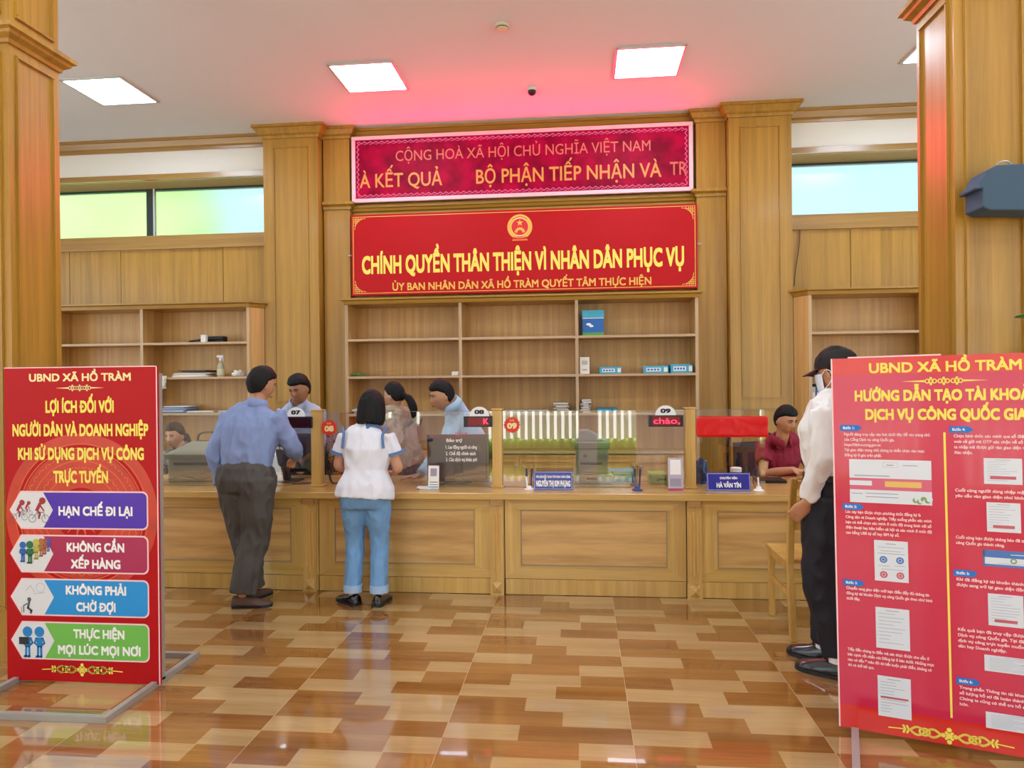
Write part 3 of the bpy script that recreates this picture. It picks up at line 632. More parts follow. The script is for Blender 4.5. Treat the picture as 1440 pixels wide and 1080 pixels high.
ct = obj('countertop', MB().box(-4.55, 3.5, 4.872, 5.80, ZU+.0006, ZT), COUNTX, label='long polished oak countertop running the width of the hall', cat='countertop', bevel=.006)
# screen of posts and glass
GY = 5.165; GZ = 1.29
PANE = bpy.data.materials.new('clear_glass'); PANE.use_nodes = True
_n = PANE.node_tree.nodes; _l = PANE.node_tree.links; _n.remove(_n['Principled BSDF'])
_t = _n.new('ShaderNodeBsdfTransparent'); _t.inputs[0].default_value = (.93, .96, .95, 1); _g = _n.new('ShaderNodeBsdfGlossy'); _g.inputs['Roughness'].default_value = .0; _g.inputs['Color'].default_value = (1, 1, 1, 1)
_f = _n.new('ShaderNodeFresnel'); _f.inputs['IOR'].default_value = 2.4; _m = _n.new('ShaderNodeMixShader')
_l.new(_f.outputs[0], _m.inputs[0]); _l.new(_t.outputs[0], _m.inputs[1]); _l.new(_g.outputs[0], _m.inputs[2]); _l.new(_m.outputs[0], _n['Material Output'].inputs['Surface'])
scr = thing('counter_screen', (-.6, GY, ZT), 'clear glass screen between short oak posts along the countertop', 'screen')
px_posts = [at(x, 630, GY).x for x in (181, 447, 700, 970)]
PZ = 1.296
for x_ in px_posts:
    p_ = obj('post', MB().box(x_-.036, x_+.036, GY-.045, GY+.045, ZT+.0005, PZ), COUNT, scr, bevel=.003); obj('post_cap', MB().box(x_-.042, x_+.042, GY-.05, GY+.05, PZ, PZ+.012), COUNT, p_, bevel=.003); obj('post_foot', MB().box(x_-.046, x_+.046, GY-.055, GY+.055, ZT+.0005, ZT+.014), COUNT, p_, bevel=.003)
EDGE = mat('glass_edge', '6f8a80', .3)
edges = [-3.4]+px_posts+[at(1083, 600, GY).x]
for a, b in zip(edges[:-1], edges[1:]):
    g = obj('pane', MB().rect(Fr((0, GY, 0), (1, 0, 0), (0, 0, 1)), a+.037, b-.037, ZT+.006, GZ-.003), PANE, scr); obj('top_edge', MB().box(a+.037, b-.037, GY-.003, GY+.003, GZ-.003, GZ), EDGE, g)
# vinyl writing on the glass
F = Fr((0, GY-.002, 0), (1, 0, 0), (0, 0, 1))
def gx(px, py=640): return at(px, py, GY).x
def gz(px, py): return at(px, py, GY).z
def glass_lines(lines, matw):
    for s, a, b, y, cap, m_ in lines: obj('lettering', put_text(MB(), F, s, gx(a), gx(b), gz((a+b)/2, y), cap, 0, .02), m_, scr)
PINKL = mat('pink_vinyl', 'd86a80', .5)
glass_lines([('QUẦY 07', 386, 408, 612.5, .022, PINKL), ('Hộ tịch, nhận kết quả', 384, 419, 623.5, .026, WPR), ('Lĩnh vực tư pháp', 386, 414, 632, .026, WPR)], WPR)
glass_lines([('QUẦY 08', 640, 657, 612, .022, PINKL), ('Bảo trợ', 628, 650, 621.5, .026, WPR), ('1. Lao động người có công', 627, 671, 631, .026, WPR), ('2. Chế độ chính sách', 627, 669, 640, .026, WPR), ('3. Các dịch vụ khác phí', 627, 671, 648.5, .026, WPR)], WPR)
# scalloped number stickers
def sticker(px, py, num, label):
    c_ = at(px, py, GY); FF = Fr((c_.x, GY-.003, c_.z), (1, 0, 0), (0, 0, 1)); pts = []
    for k in range(64): r = .058+.004*math.cos(k*2*math.pi*16/64); pts.append((r*math.cos(k*2*math.pi/64), r*math.sin(k*2*math.pi/64)))
    t = obj('round_sticker', MB().prism(FF, pts, 0, .001), mat('sticker_red', 'd8321f', .4), label=label, cat='sticker', group='round red window-number stickers')
    obj('lettering', put_text(MB(), FF, num, -.036, .036, -.028, .044, .0016, .05), PALEY, t); obj('lettering', put_text(MB(), FF, 'Quầy', -.018, .018, .028, .013, .0016, .01), YEL, t)
sticker(463, 601.5, '08', 'round red sticker numbered 08 on the glass beside the oak post'); sticker(720, 597.5, '09', 'round red sticker numbered 09 on the reflecting glass pane')
# number displays
LEDK = mat('display_led', 'ff2040', .5, emit=2.0, ecol='ff2848'); DISP = mat('display_glass', '5e0510', .25, emit=.12, ecol='a00818'); DISPD = mat('display_glass_dark', '2c0206', .2)
def display(px0, px1, pyt, pyb, num, txt, tp, cpx, label, dark=False, lit=(0., 1.)):
    a, b = gx(px0, pyb), gx(px1, pyb); zt, zb = at((px0+px1)/2, pyt, GY-.06).z, at((px0+px1)/2, pyb, GY-.06).z; y = GY-.065
    t = thing('number_display', ((a+b)/2, GY-.03, zb), label, 'display', 'counter number displays on the glass')
    a, b = at(px0, pyb, y).x, at(px1, pyb, y).x
    obj('case', MB().box(a, b, y, GY-.006, zb, zt), mat('display_case', '1c1214', .35), t, bevel=.002)
    FF = Fr((0, y, 0), (1, 0, 0), (0, 0, 1)); l = a+(b-a)*lit[0]; r = a+(b-a)*lit[1]; e = .01
    sc_ = obj('screen', MB().rect(FF, l+e, r-e, zb+e, zt-e, .001), DISPD if dark else DISP, t)
    s, p0, p1 = txt; obj('lettering', put_text(MB(), FF, s, at(p0, pyb, y).x, at(p1, pyb, y).x, zb+.022, .042, .002, tp), LEDK, sc_)
    c_ = at(cpx, pyt, y+.02).x; R_ = .072; FP = Fr((c_, y+.02, zt), (1, 0, 0), (0, 0, 1))
    pl = obj('number_plate', MB().prism(FP, [(R_*math.cos(k*math.pi/24)*1.02, R_*math.sin(k*math.pi/24)*.98) for k in range(25)], -.004, 0), WPR, t)
    obj('lettering', put_text(MB(), FP, num, -.036, .036, .016, .032, .001, .05), BLACK, pl)
display(397, 438.5, 586, 602, '07', ('>', 400, 404), .02, 416, 'dark number display with white half-round plate 07', dark=True)
display(652, 692, 585.5, 600.5, '08', ('K', 680, 687), .01, 674, 'red-lit number display with white half-round plate 08', lit=(.1, .9))
display(913, 961, 584, 600, '09', ('chào,', 919, 956), .0, 936, 'red-lit number display with white half-round plate 09', lit=(.05, .95))
# red cover hung at the right of the screen
a, b = at(978, 600, GY-.03), at(1079.5, 600, GY-.03); zt, zb = at(1028, 585.5, GY-.03).z, at(1028, 614.5, GY-.03).z
mb = MB(); n_ = 40; m_ = 8; y_ = GY-.045
vs = []
for i in range(n_+1):
    for j in range(m_+1):
        u = i/n_; v = j/m_; x_ = a.x+(b.x-a.x)*u; 
        if i == 0: x_ += .012*math.cos((v-.5)*math.pi)*-1+.012
        vs.append((x_, y_-.004*noise.noise(Vector((u*14, v*3, 0)))-.002*noise.noise(Vector((u*40, v*9, 3))), zb+(zt-zb)*v+.003*noise.noise(Vector((u*6, 5, 0)))))
fs = [(i*(m_+1)+j, (i+1)*(m_+1)+j, (i+1)*(m_+1)+j+1, i*(m_+1)+j+1) for i in range(n_) for j in range(m_)]
t = thing('display_cover', ((a.x+b.x)/2, GY-.03, zb), 'bright red plastic sleeve over a blank display right of plate 09', 'cover')
mb.add(vs, fs); k_ = obj('sleeve', mb, mat('red_plastic', 'd60f12', .3), t, smooth=True); so = k_.modifiers.new('thick', 'SOLIDIFY'); so.thickness = .002; so.offset = 1
obj('display_box', MB().box(a.x+.02, b.x-.01, y_+.006, GY-.005, zb+.006, zt-.004), DARKG, t)

# ------------------------------------------------------------------ things on the countertop
ZD = ZT+.0006
def plate(px0, px1, pyt, pyb, l1, l2, label, full=True, yaw=0.):
    c_ = at((px0+px1)/2, pyb, 5.03); Y_ = c_.y; a, b = at(px0, pyb, Y_).x, at(px1, pyb, Y_).x; h = at((px0+px1)/2, pyt, Y_).z-ZD; wd = b-a
    t = thing('name_plate', (c_.x, Y_, ZD), label, 'name plate', 'blue name plates on the countertop')
    F_ = Fr((a, Y_, ZD), (1, 0, 0), (0, .18, 1))
    bd = obj('plate', MB().prism(F_, [(0, 0.001), (wd, .001), (wd, h), (0, h)], -.006, 0), NAVY, t, bevel=.001)
    obj('foot', MB().box(a+.01, b-.01, Y_+.004, Y_+.07, ZD, ZD+.006), WPR, t)
    bo = MB()
    for p, q, r, s_ in ((.004, wd-.004, .004, .008), (.004, wd-.004, h-.008, h-.004), (.004, .008, .008, h-.008), (wd-.008, wd-.004, .008, h-.008)): bo.rect(F_, p, q, r, s_, .0006)
    obj('border_line', bo, mat('plate_line', 'a9b2e8', .4), bd)
    if l1: obj('lettering', put_text(MB(), F_, l1, wd*l1_r[0], wd*l1_r[1], h*.64, h*.13, .001, .04), WPR, bd)
    if l2: obj('lettering', put_text(MB(), F_, l2, wd*.06, wd*.94 if full else wd*.78, h*.18, h*.33, .001, .05), WPR, bd)
l1_r = (.06, .94)
plate(750.5, 805.5, 663, 685.5, 'PHÓ GIÁM ĐỐC TRUNG TÂM HÀNH CHÍNH CÔNG', 'NGUYỄN THỊ KIM PHỤNG', 'wide blue name plate with white letters below sticker 09')
l1_r = (.30, .70)
def plate2():
    global l1_r
    plate(994.5, 1056, 665, 687, 'CHUYÊN VIÊN', None, 'blue name plate right of the last oak post')
plate2()
t = [o for o in bpy.data.objects if o.get('label', '').startswith('blue name plate right')][0]
c_ = at(1025, 687, 5.03); a = at(994.5, 687, c_.y).x; b = at(1056, 687, c_.y).x
obj('lettering', put_text(MB(), Fr((a, c_.y, ZD), (1, 0, 0), (0, .18, 1)), 'HÀ VĂN TÍN', (b-a)*.22, (b-a)*.78, .022, .034, .001, .045), WPR, [k for k in t.children if k.name.startswith('plate')][0])
l1_r = (.1, .9)
plate(481, 520, 664, 685, None, None, 'blue name plate half hidden by the woman in the polo shirt')
def desk_pens(px, py, label, n=2, cols=('e8e8ea', '23305a')):
    c_ = at(px, py, 5.03); t = thing('pen_stand', (c_.x, c_.y, ZD), label, 'pen stand', 'desk pens in stands on the countertop')
    obj('stand', MB().lathe((c_.x, c_.y, ZD), [(.036, 0), (.036, .008), (.02, .014), (.016, .03), (.0, .031)]), WPR if cols[0] == 'e8e8ea' else mat('stand_blue', '2a4a8c', .4), t, smooth=True)
    for k in range(n):
        x_ = c_.x+(-.014+.028*k if n > 1 else 0); m_ = mat('pen_'+cols[k % len(cols)], cols[k % len(cols)], .35)
        pn = obj('pen', MB().tube([(x_, c_.y, ZD+.012), (x_+(.006 if k else -.004), c_.y+.012, ZD+.13), (x_+(.007 if k else -.005), c_.y+.014, ZD+.15)], [.0055, .0065, .003], n=8), m_, t, smooth=True)
        obj('pen_cap', MB().tube([(x_+(.0035 if k else -.0025), c_.y+.009, ZD+.095), (x_+(.007 if k else -.005), c_.y+.0135, ZD+.152)], .0078, n=8), mat('pen_cap_dark', '2c2f45', .4), pn, smooth=True)
desk_pens(744, 686, 'pair of desk pens standing left of the wide blue name plate')
desk_pens(896.5, 687, 'blue based pair of desk pens in front of the green ream box', cols=('5a6a9c', '23305a'))
t0 = desk_pens(1067, 688, 'single white desk pen on a cord right of the second name plate', n=1)
c_ = at(1067, 688, 5.03); t = [o for o in bpy.data.objects if o.get('label', '').startswith('single white desk pen')][0]
obj('cord', MB().tube([(c_.x-.006, c_.y, ZD+.14), (c_.x-.02, c_.y, ZD+.155), (c_.x-.035, c_.y, ZD+.14), (c_.x-.036, c_.y, ZD+.05), (c_.x-.01, c_.y, ZD+.012)], .0022, n=6, sub=5), DARKG, t)
# small upright stand (scan card left out) and leaflet card
def card(px0, px1, pyt, pyb, label, foot, body):
    c_ = at((px0+px1)/2, pyb, 5.04); a, b = at(px0, pyb, c_.y).x, at(px1, pyb, c_.y).x; h = at((px0+px1)/2, pyt, c_.y).z-ZD; wd = b-a
    t = thing('counter_card', (c_.x, c_.y, ZD), label, 'card stand'); F_ = Fr((a, c_.y, ZD), (1, 0, 0), (0, .12, 1))
    bd = obj('card', MB().prism(F_, [(0, .001), (wd, .001), (wd, h), (0, h)], -.004, 0), body, t)
    obj('foot', MB().box(a, b, c_.y+.002, c_.y+.06, ZD, ZD+.006), mat('clear_acrylic', 'dfe6e8', .1, trans=.6), t)
    return t, bd, F_, wd, h
t, bd, F_, wd, h = card(940, 961, 644, 685, 'small upright acrylic card stand with pink foot beside the last oak post', None, mat('card_grey', 'b9b3c4', .4))
obj('printed_panel', MB().rect(F_, wd*.14, wd*.86, h*.48, h*.94, .0008, 0).rect(F_, wd*.0, wd, 0, h*.06, .0008, 1).rect(F_, wd*.12, wd*.88, h*.12, h*.36, .0008, 2), [WPR, mat('card_pink', 'b03a64', .4), mat('card_text', '9c93a6', .5)], bd)
t, bd, F_, wd, h = card(602, 617, 655, 686, 'narrow white card standing on the counter before the monitor', None, WPR)
obj('printed_panel', MB().rect(F_, wd*.2, wd*.8, h*.55, h*.88, .0008, 0).rect(F_, wd*.15, wd*.9, h*.28, h*.31, .0008, 1).rect(F_, wd*.15, wd*.9, h*.18, h*.20, .0008, 1).rect(F_, wd*.05, wd*.95, h*.06, h*.12, .0008, 2), [mat('card_text', '9c93a6', .5), DARKG, mat('card_blue', '8fb4dc', .5)], bd)
# behind the glass
def monitor(px0, px1, pyt, pyb, Y, label):
    a, b = at(px0, pyb, Y).x, at(px1, pyb, Y).x; zt, zb = at((px0+px1)/2, pyt, Y).z, at((px0+px1)/2, pyb, Y).z; c = (a+b)/2
    t = thing('monitor', (c, Y+.08, ZD), label, 'monitor', 'black computer monitors on the counter')
    obj('back_shell', MB().loft([[(a, Y+.03, zb), (b, Y+.03, zb), (b, Y+.03, zt), (a, Y+.03, zt)], [(a, Y+.012, zb), (b, Y+.012, zb), (b, Y+.012, zt), (a, Y+.012, zt)], [(a+.04, Y, zb+.03), (b-.04, Y, zb+.03), (b-.04, Y, zt-.03), (a+.04, Y, zt-.03)]]), mat('monitor_shell', '191b20', .22, coat=.5), t, bevel=.002)
    obj('screen', MB().box(a+.012, b-.012, Y+.0305, Y+.034, zb+.02, zt-.012), mat('screen_glow', '5a6a7c', .2, emit=.5, ecol='9ab4d4'), t)
    obj('stand', MB().box(c-.03, c+.03, Y-.022, Y-.002, ZD+.006, (zb+zt)/2).box(c-.10, c+.10, Y-.09, Y+.09, ZD, ZD+.010), BLACK, t, bevel=.003)
monitor(600.5, 689.5, 611, 678, 5.36, 'black monitor seen from behind under plate 08')
monitor(372, 437, 610, 664, 5.42, 'black monitor seen from behind under plate 07, beside the oak post')
# cables and clutter by the first monitor
obj('cable', MB().tube([(at(392, 655, 5.3).x, 5.30, ZD+.10), (at(396, 650, 5.3).x, 5.30, ZD+.16), (at(404, 655, 5.3).x, 5.29, ZD+.10), (at(410, 665, 5.3).x, 5.28, ZD+.01), (at(425, 668, 5.3).x, 5.27, ZD+.006), (at(437, 668, 5.3).x, 5.3, ZD+.006)], .006, n=6, sub=6), BLACK, label='black cable looping below the monitor under plate 07', cat='cable')
obj('cable', MB().tube([(at(466, 655, 5.3).x, 5.34, ZD+.16), (at(464, 668, 5.3).x, 5.30, ZD+.06), (at(470, 676, 5.3).x, 5.27, ZD+.008), (at(478, 672, 5.3).x, 5.30, ZD+.008), (at(484, 668, 5.3).x, 5.40, ZD+.008)], .009, n=6, sub=6), BLACK, label='dark coiled cable on the counter right of the first glass post', cat='cable')
def printer(px0, px1, pyt, pyb, Y, label, style):
    a, b = at(px0, pyb, Y).x, at(px1, pyb, Y).x; zt = at((px0+px1)/2, pyt, Y).z; h = zt-ZD; wd = b-a
    t = thing('printer', ((a+b)/2, Y+.2, ZD), label, 'printer')
    if style == 1:
        obj('lower_tray', MB().box(a, b+.02, Y-.03, Y+.42, ZD, ZD+h*.18), GREYL, t, bevel=.008); obj('body', MB().box(a+.015, b-.01, Y, Y+.40, ZD+h*.182, ZD+h*.66), mat('printer_grey', 'a9b0ac', .45), t, bevel=.012)
        obj('tray_latch', MB().box((a+b)/2-.04, (a+b)/2+.04, Y-.034, Y-.03, ZD+h*.08, ZD+h*.12), BLACK, t)
        obj('paper_slot', MB().box(a+.05, b-.06, Y-.003, Y, ZD+h*.36, ZD+h*.41).box(a+.10, b-.20, Y-.004, Y, ZD+h*.5, ZD+h*.56), DARKG, t)
        obj('scanner_lid', MB().box(a+.005, b, Y-.01, Y+.41, ZD+h*.665, ZD+h*.80), mat('printer_dark', '767d7a', .4), t, bevel=.01)
        obj('document_feeder', MB().loft([[(a+.02, Y+.05, ZD+h*.805), (b-.02, Y+.05, ZD+h*.805), (b-.02, Y+.38, ZD+h*.805), (a+.02, Y+.38, ZD+h*.805)], [(a+.05, Y+.08, ZD+h), (b-.16, Y+.08, ZD+h), (b-.16, Y+.34, ZD+h), (a+.05, Y+.34, ZD+h)]]), mat('printer_dark', '767d7a', .4), t, bevel=.008)
    else:
        G1 = mat('scanner_olive', '8b957e', .45); G2 = mat('scanner_pale', 'b2b8a4', .45)
        obj('body', MB().box(a, b, Y, Y+.34, ZD, ZD+h*.62), G2, t, bevel=.01); obj('scanner_lid', MB().loft([[(a-.02, Y-.02, ZD+h*.625), (b+.02, Y-.02, ZD+h*.625), (b+.02, Y+.36, ZD+h*.625), (a-.02, Y+.36, ZD+h*.625)], [(a-.02, Y-.02, ZD+h*.74), (b+.02, Y-.02, ZD+h*.74), (b+.02, Y+.36, ZD+h*.95), (a-.02, Y+.36, ZD+h*.95)], [(a+.02, Y+.10, ZD+h*.80), (b-.02, Y+.10, ZD+h*.80), (b-.02, Y+.33, ZD+h), (a+.02, Y+.33, ZD+h)]]), G1, t, bevel=.006)
        obj('paper_slot', MB().box(a+.05, b-.05, Y-.003, Y, ZD+h*.44, ZD+h*.52), DARKG, t); obj('output_tray', MB().box(a+.05, b-.10, Y-.05, Y+.0, ZD+h*.10, ZD+h*.16).box(a+.05, b-.1, Y-.052, Y-.048, ZD+h*.1, ZD+h*.3), G2, t, bevel=.003)
        obj('control_panel', MB().box(b-.09, b-.02, Y-.006, Y, ZD+h*.25, ZD+h*.38), DARKG, t)
    return t
printer(807, 858, 607, 682, 5.36, 'grey laser printer with dark scanner lid behind the glass of window 09', 1)
printer(236, 302, 625, 680, 5.36, 'olive grey flatbed printer on the counter in front of the seated woman', 0)
obj('cable', MB().tube([(at(240, 676, 5.3).x, 5.27, ZD+.03), (at(262, 674, 5.3).x, 5.26, ZD+.06), (at(285, 673, 5.3).x, 5.26, ZD+.035), (at(298, 672, 5.3).x, 5.28, ZD+.05)], .005, n=6, sub=5), DARKG, label='thin dark cable in front of the olive grey printer', cat='cable')
def desk_box(name, px0, px1, pyt, pyb, dep, label, mats, cat='box', txt=None):
    c_ = fl((px0+px1)/2, pyb, ZD); a, b = at(px0, pyb, c_.y).x, at(px1, pyb, c_.y).x; h = at((px0+px1)/2, pyt, c_.y).z-ZD; wd = b-a
    t = thing(name, (c_.x, c_.y+dep/2, ZD), label, cat); obj('wrapper', MB().box(a, b, c_.y, c_.y+dep, ZD, ZD+h), mats[0], t, bevel=.004)
    F_ = Fr((a, c_.y, ZD), (1, 0, 0), (0, 0, 1)); m_ = MB().rect(F_, wd*.08, wd*.92, h*.75, h*.95, .001, 0)
    if txt: put_text(m_, F_, txt, wd*.42, wd*.92, h*.38, h*.28, .001, .03, 1)
    else: m_.rect(F_, wd*.15, wd*.6, h*.25, h*.6, .001, 0)
    obj('printed_front', m_, [mats[1], mats[2]], t); return t
desk_box('ream_box', 914, 939, 667, 681, .21, 'lime green ream box behind the glass left of the last post', [mat('lime_box', '9fc84a', .5), mat('lime_light', 'c6e08c', .5), mat('box_ink', '22301c', .5)], txt='pins')
desk_box('ream_box', 860, 893, 663, 677.5, .22, 'light blue paper ream behind the pens under the window 09 glass', [mat('sky_box', '6cb4cc', .5, var=.08), WPR, BLUEP])
desk_box('ream_box', 977, 992, 657, 679, .16, 'teal packet with crumpled top beside the second name plate', [TEALF, CYANB, BLUEP])
c_ = fl(985, 672, ZD); 
for k in range(3):
    pass
crumple('plastic_wrap', (at(986, 655, 5.36).x, 5.37, ZD), .05, .05, .10, mat('wrap_blue', '3a5f9c', .25, var=.3, vscale=30), 'crumpled blue plastic wrap beside the last oak post', 'wrap', 5)
c_ = fl(1035, 672, ZD); t = thing('glue_pot', (c_.x, c_.y, ZD), 'small pot with white lid behind the second name plate', 'pot')
obj('pot', MB().lathe((c_.x, c_.y, ZD), [(.036, 0), (.04, .01), (.04, .05)]), mat('pot_body', '8d7a52', .5), t, smooth=True); obj('lid', MB().lathe((c_.x, c_.y, ZD+.0505), [(.044, 0), (.044, .028), (.036, .034), (0, .034)]), WPR, t, smooth=True)
papers(585, 601, 677, ZD, 2, 'sheet of white paper on the counter beside the narrow white card', dep=.10, seed=20, y=4.99)
papers(1064, 1105, 680, ZD, 1, 'dark closed notebook under the arms of the man in red', dep=.22, cols=[BLACK], seed=22, y=5.40, cat='notebook', th=.02)
# ------------------------------------------------------------------ standing banners
def ornament_small(mb, F, u, v, L, w, mi=0):      # line with three small knots
    mb.flat(F, [(u-L, v), (u-L*.45, v-.004), (u-L*.45, v+.004)], w, mi); mb.flat(F, [(u+L, v), (u+L*.45, v+.004), (u+L*.45, v-.004)], w, mi)
    for k in (-.30, 0, .30):
        for a in (-.02, 0, .02): mb.ring(F, u+L*k+a*.6, v, .006, .010, w, mi, n=14)
        for s in (-1, 1): mb.disc(F, u+L*k, v+s*.012, .005, w, mi, n=8)
def ornament_large(mb, F, u, v, L, w, mi=0):      # scrolls either side of a flower
    for s in (-1, 1):
        mb.stroke(F, [(u+s*L, v-.004), (u+s*L*.72, v)], .0045, w, mi)
        for k in (.72, .66): mb.stroke(F, [(u+s*L*k, v), (u+s*L*(k+.03), v+.014)], .008, w, mi); mb.stroke(F, [(u+s*L*k, v), (u+s*L*(k+.03), v-.014)], .008, w, mi)
        P_ = [(u+s*L*(.64-.5*t/12), v+.016*math.sin(t*math.pi/6)) for t in range(13)]; Q_ = [(u+s*L*(.64-.5*t/12), v-.016*math.sin(t*math.pi/6)) for t in range(13)]
        mb.stroke(F, P_, .009, w, mi); mb.stroke(F, Q_, .009, w, mi)
        mb.ring(F, u+s*L*.40, v, .014, .022, w, mi, n=18, ky=.8)
    for k in range(8): a = k*math.pi/4; r = .03 if k % 2 == 0 else .02; mb.disc(F, u+r*.72*math.cos(a), v+r*.8*math.sin(a), r*.30, w, mi, n=10)
    mb.disc(F, u, v, .012, w, mi, n=10)
def stand(t, F, W, x0, x1, d0, d1, h):
    """floor frame of square tube and two uprights behind the board; F lies in the board with w towards the viewer"""
    q = .014; f = MB()
    def bar(a, b, ext=1.):
        a, b = Vector(a), Vector(b); d = (b-a).normalized(); s = d.cross(Vector((0, 0, 1))); s = (s if s.length > .1 else F.e1.copy()).normalized(); u = s.cross(d).normalized()
        f.loft([[p+s*q*i+u*q*j for i, j in ((-1, -1), (1, -1), (1, 1), (-1, 1))] for p in (a-d*q*ext, b+d*q*ext)])
    P_ = lambda u, w_, z=q+.0008: Vector((*(F.O+F.e1*u+Vector((F.n.x, F.n.y, 0)).normalized()*w_).xy, z))
    bar(P_(x0, d0), P_(x0, d1)); bar(P_(x1, d0), P_(x1, d1)); bar(P_(x0, d0), P_(x1, d0), -1.02); bar(P_(x0, d1), P_(x1, d1), -1.02)
    obj('floor_frame', f, STEEL, t)
    f = MB(); o_ = -.058
    bar(P_(x0, o_, .03), P_(x0, o_, h)); bar(P_(x1, o_, .03), P_(x1, o_, h)); bar(P_(x0, o_, h*.55), P_(x1, o_, h*.55), -1.02); bar(P_(x0, o_, h-.02), P_(x1, o_, h-.02), -1.02)
    obj('back_frame', f, STEEL, t)
# left banner
W, H = .822, 1.587; YBn = 3.29
O = Vector((-2.918, YBn, .014)); F = Fr(O, (1, 0, 0), (0, 0, 1))
t = thing('standing_banner', (O.x+W/2, YBn, 0), 'tall red banner at the left with four coloured caption bars', 'banner', 'red standing banners on the hall floor')
obj('board', MB().prism(F, [(0, 0), (W, 0), (W, H), (0, H)], -.012, 0), [REDV], t)
obj('white_edge', MB().rect(F, W-.006, W, 0, H, .0008).rect(F, 0, W, H-.005, H, .0008), PINKP, t)
stand(t, F, W, .048, .79, -.375, .36, 1.55)
k = W/215.; U = lambda px: (px-9)*k
def V(py): return (961.5-py)*H/445.
DR1 = mat('drum_orange', 'c2371c', .4, var=.35, vscale=9); DR2 = mat('drum_line', 'd6582a', .4)
mb = MB(); cu, cv = W/2, V(725)
mb.ring(F, cu, cv, .355, .408, .0006, 0, n=72); mb.ring(F, cu, cv, .135, .325, .0006, 0, n=72)
for r in (.330, .352, .20, .268): mb.ring(F, cu, cv, r, r+.006, .0009, 1, n=72)
for q in range(40):
    a = q*math.pi/20
    for r in (.232, .298): mb.stroke(F, [(cu+r*math.cos(a)-.016*math.sin(a), cv+r*math.sin(a)+.016*math.cos(a)), (cu+(r+.012)*math.cos(a), cv+(r+.012)*math.sin(a)), (cu+r*math.cos(a)+.016*math.sin(a), cv+r*math.sin(a)-.016*math.cos(a))], .007, .0009, 1)
st = []
for q in range(28): a = q*math.pi/14; r = .125 if q % 2 == 0 else .05; st.append((cu+r*math.cos(a), cv+r*math.sin(a)))
mb.flat(F, st, .0009, 1)
obj('drum_pattern', mb, [DR1, DR2], t)
def line(F, t, s, a, b, py, cap, w, m_, bold=.035, Uf=None, Vf=None): return obj('lettering', put_text(MB(), F, s, (Uf or U)(a), (Uf or U)(b), (Vf or V)(py), cap, w, bold), m_, t)
ck = H/445.
line(F, t, 'UBND XÃ HỒ TRÀM', 45, 188, 537, 11.3*ck, .0014, PALEY, .03)
for s, a, b, y in (('LỢI ÍCH ĐỐI VỚI', 68, 164, 581.5), ('NGƯỜI DÂN VÀ DOANH NGHIỆP', 20.5, 211.5, 614.5), ('KHI SỬ DỤNG DỊCH VỤ CÔNG', 28, 205, 648), ('TRỰC TUYẾN', 78, 155, 680.5)): line(F, t, s, a, b, y, 17.6*ck, .0016, YEL, .042)
mb = MB(); ornament_small(mb, F, U(116.5), V(546.5), .13, .0014); obj('ornament', mb, PALEY, t)
mb = MB(); ornament_large(mb, F, U(115.5), V(944), .215, .0014); obj('ornament', mb, YEL, t)
def round_rect(u0, u1, v0, v1, r, hexw):
    m_ = (v0+v1)/2; p = [(u0, m_), (u0+hexw, v0)]
    for a in range(0, 7): q = -math.pi/2+a*math.pi/12; p.append((u1-r+r*math.cos(q), v0+r+r*math.sin(q)))
    for a in range(0, 7): q = a*math.pi/12; p.append((u1-r+r*math.cos(q), v1-r+r*math.sin(q)))
    return p+[(u0+hexw, v1)]
cols = {'purple': '4a1fa8', 'crimson': 'a81f50', 'azure': '1c8fd6', 'leaf': '6fb84e'}
def bar_(i, colr, lines, yt, yb):
    m_ = mat('bar_'+colr, cols[colr], .4); u0, u1, v0, v1 = U(15), U(210), V(yb), V(yt); hw = U(31)-U(15); e = .0075
    mb = MB().flat(F, round_rect(u0, u1, v0, v1, .03, hw), .0012, 0).flat(F, round_rect(u0+e*1.3, u1-e, v0+e, v1-e, .025, hw-e*.3), .0018, 1)
    x1_ = U(77); mm = (v0+v1)/2; hx = [(u0+e*1.3, mm), (u0+hw+e*.6, v0+e), (x1_-hw*.85, v0+e), (x1_, mm), (x1_-hw*.85, v1-e), (u0+hw+e*.6, v1-e)]
    bar = obj('caption_bar', mb.flat(F, hx, .0023, 2), [PINKP, m_, mat('hex_white', 'd9dade', .5)], t)
    for s, a, b, y in lines: obj('lettering', put_text(MB(), F, s, U(a), U(b), V(y), (13. if len(lines) > 1 else 13.3)*ck, .0026, .04), WPR, bar)
    return bar
def icon(bar, draw, mats, name='pictogram'):
    mb = MB(); draw(mb); obj(name, mb, mats, bar)
b1 = bar_(0, 'purple', [('HẠN CHẾ ĐI LẠI', 85, 188.5, 726.5)], 692, 746)
b2 = bar_(1, 'crimson', [('KHÔNG CẦN', 96, 176.5, 777.5), ('XẾP HÀNG', 101.5, 171, 801)], 754, 808)
b3 = bar_(2, 'azure', [('KHÔNG PHẢI', 94, 178.5, 838), ('CHỜ ĐỢI', 108.5, 163.5, 861.5)], 816, 869)
b4 = bar_(3, 'leaf', [('THỰC HIỆN', 104, 175.5, 899.5), ('MỌI LÚC MỌI NƠI', 82, 197.5, 922.5)], 877, 931)
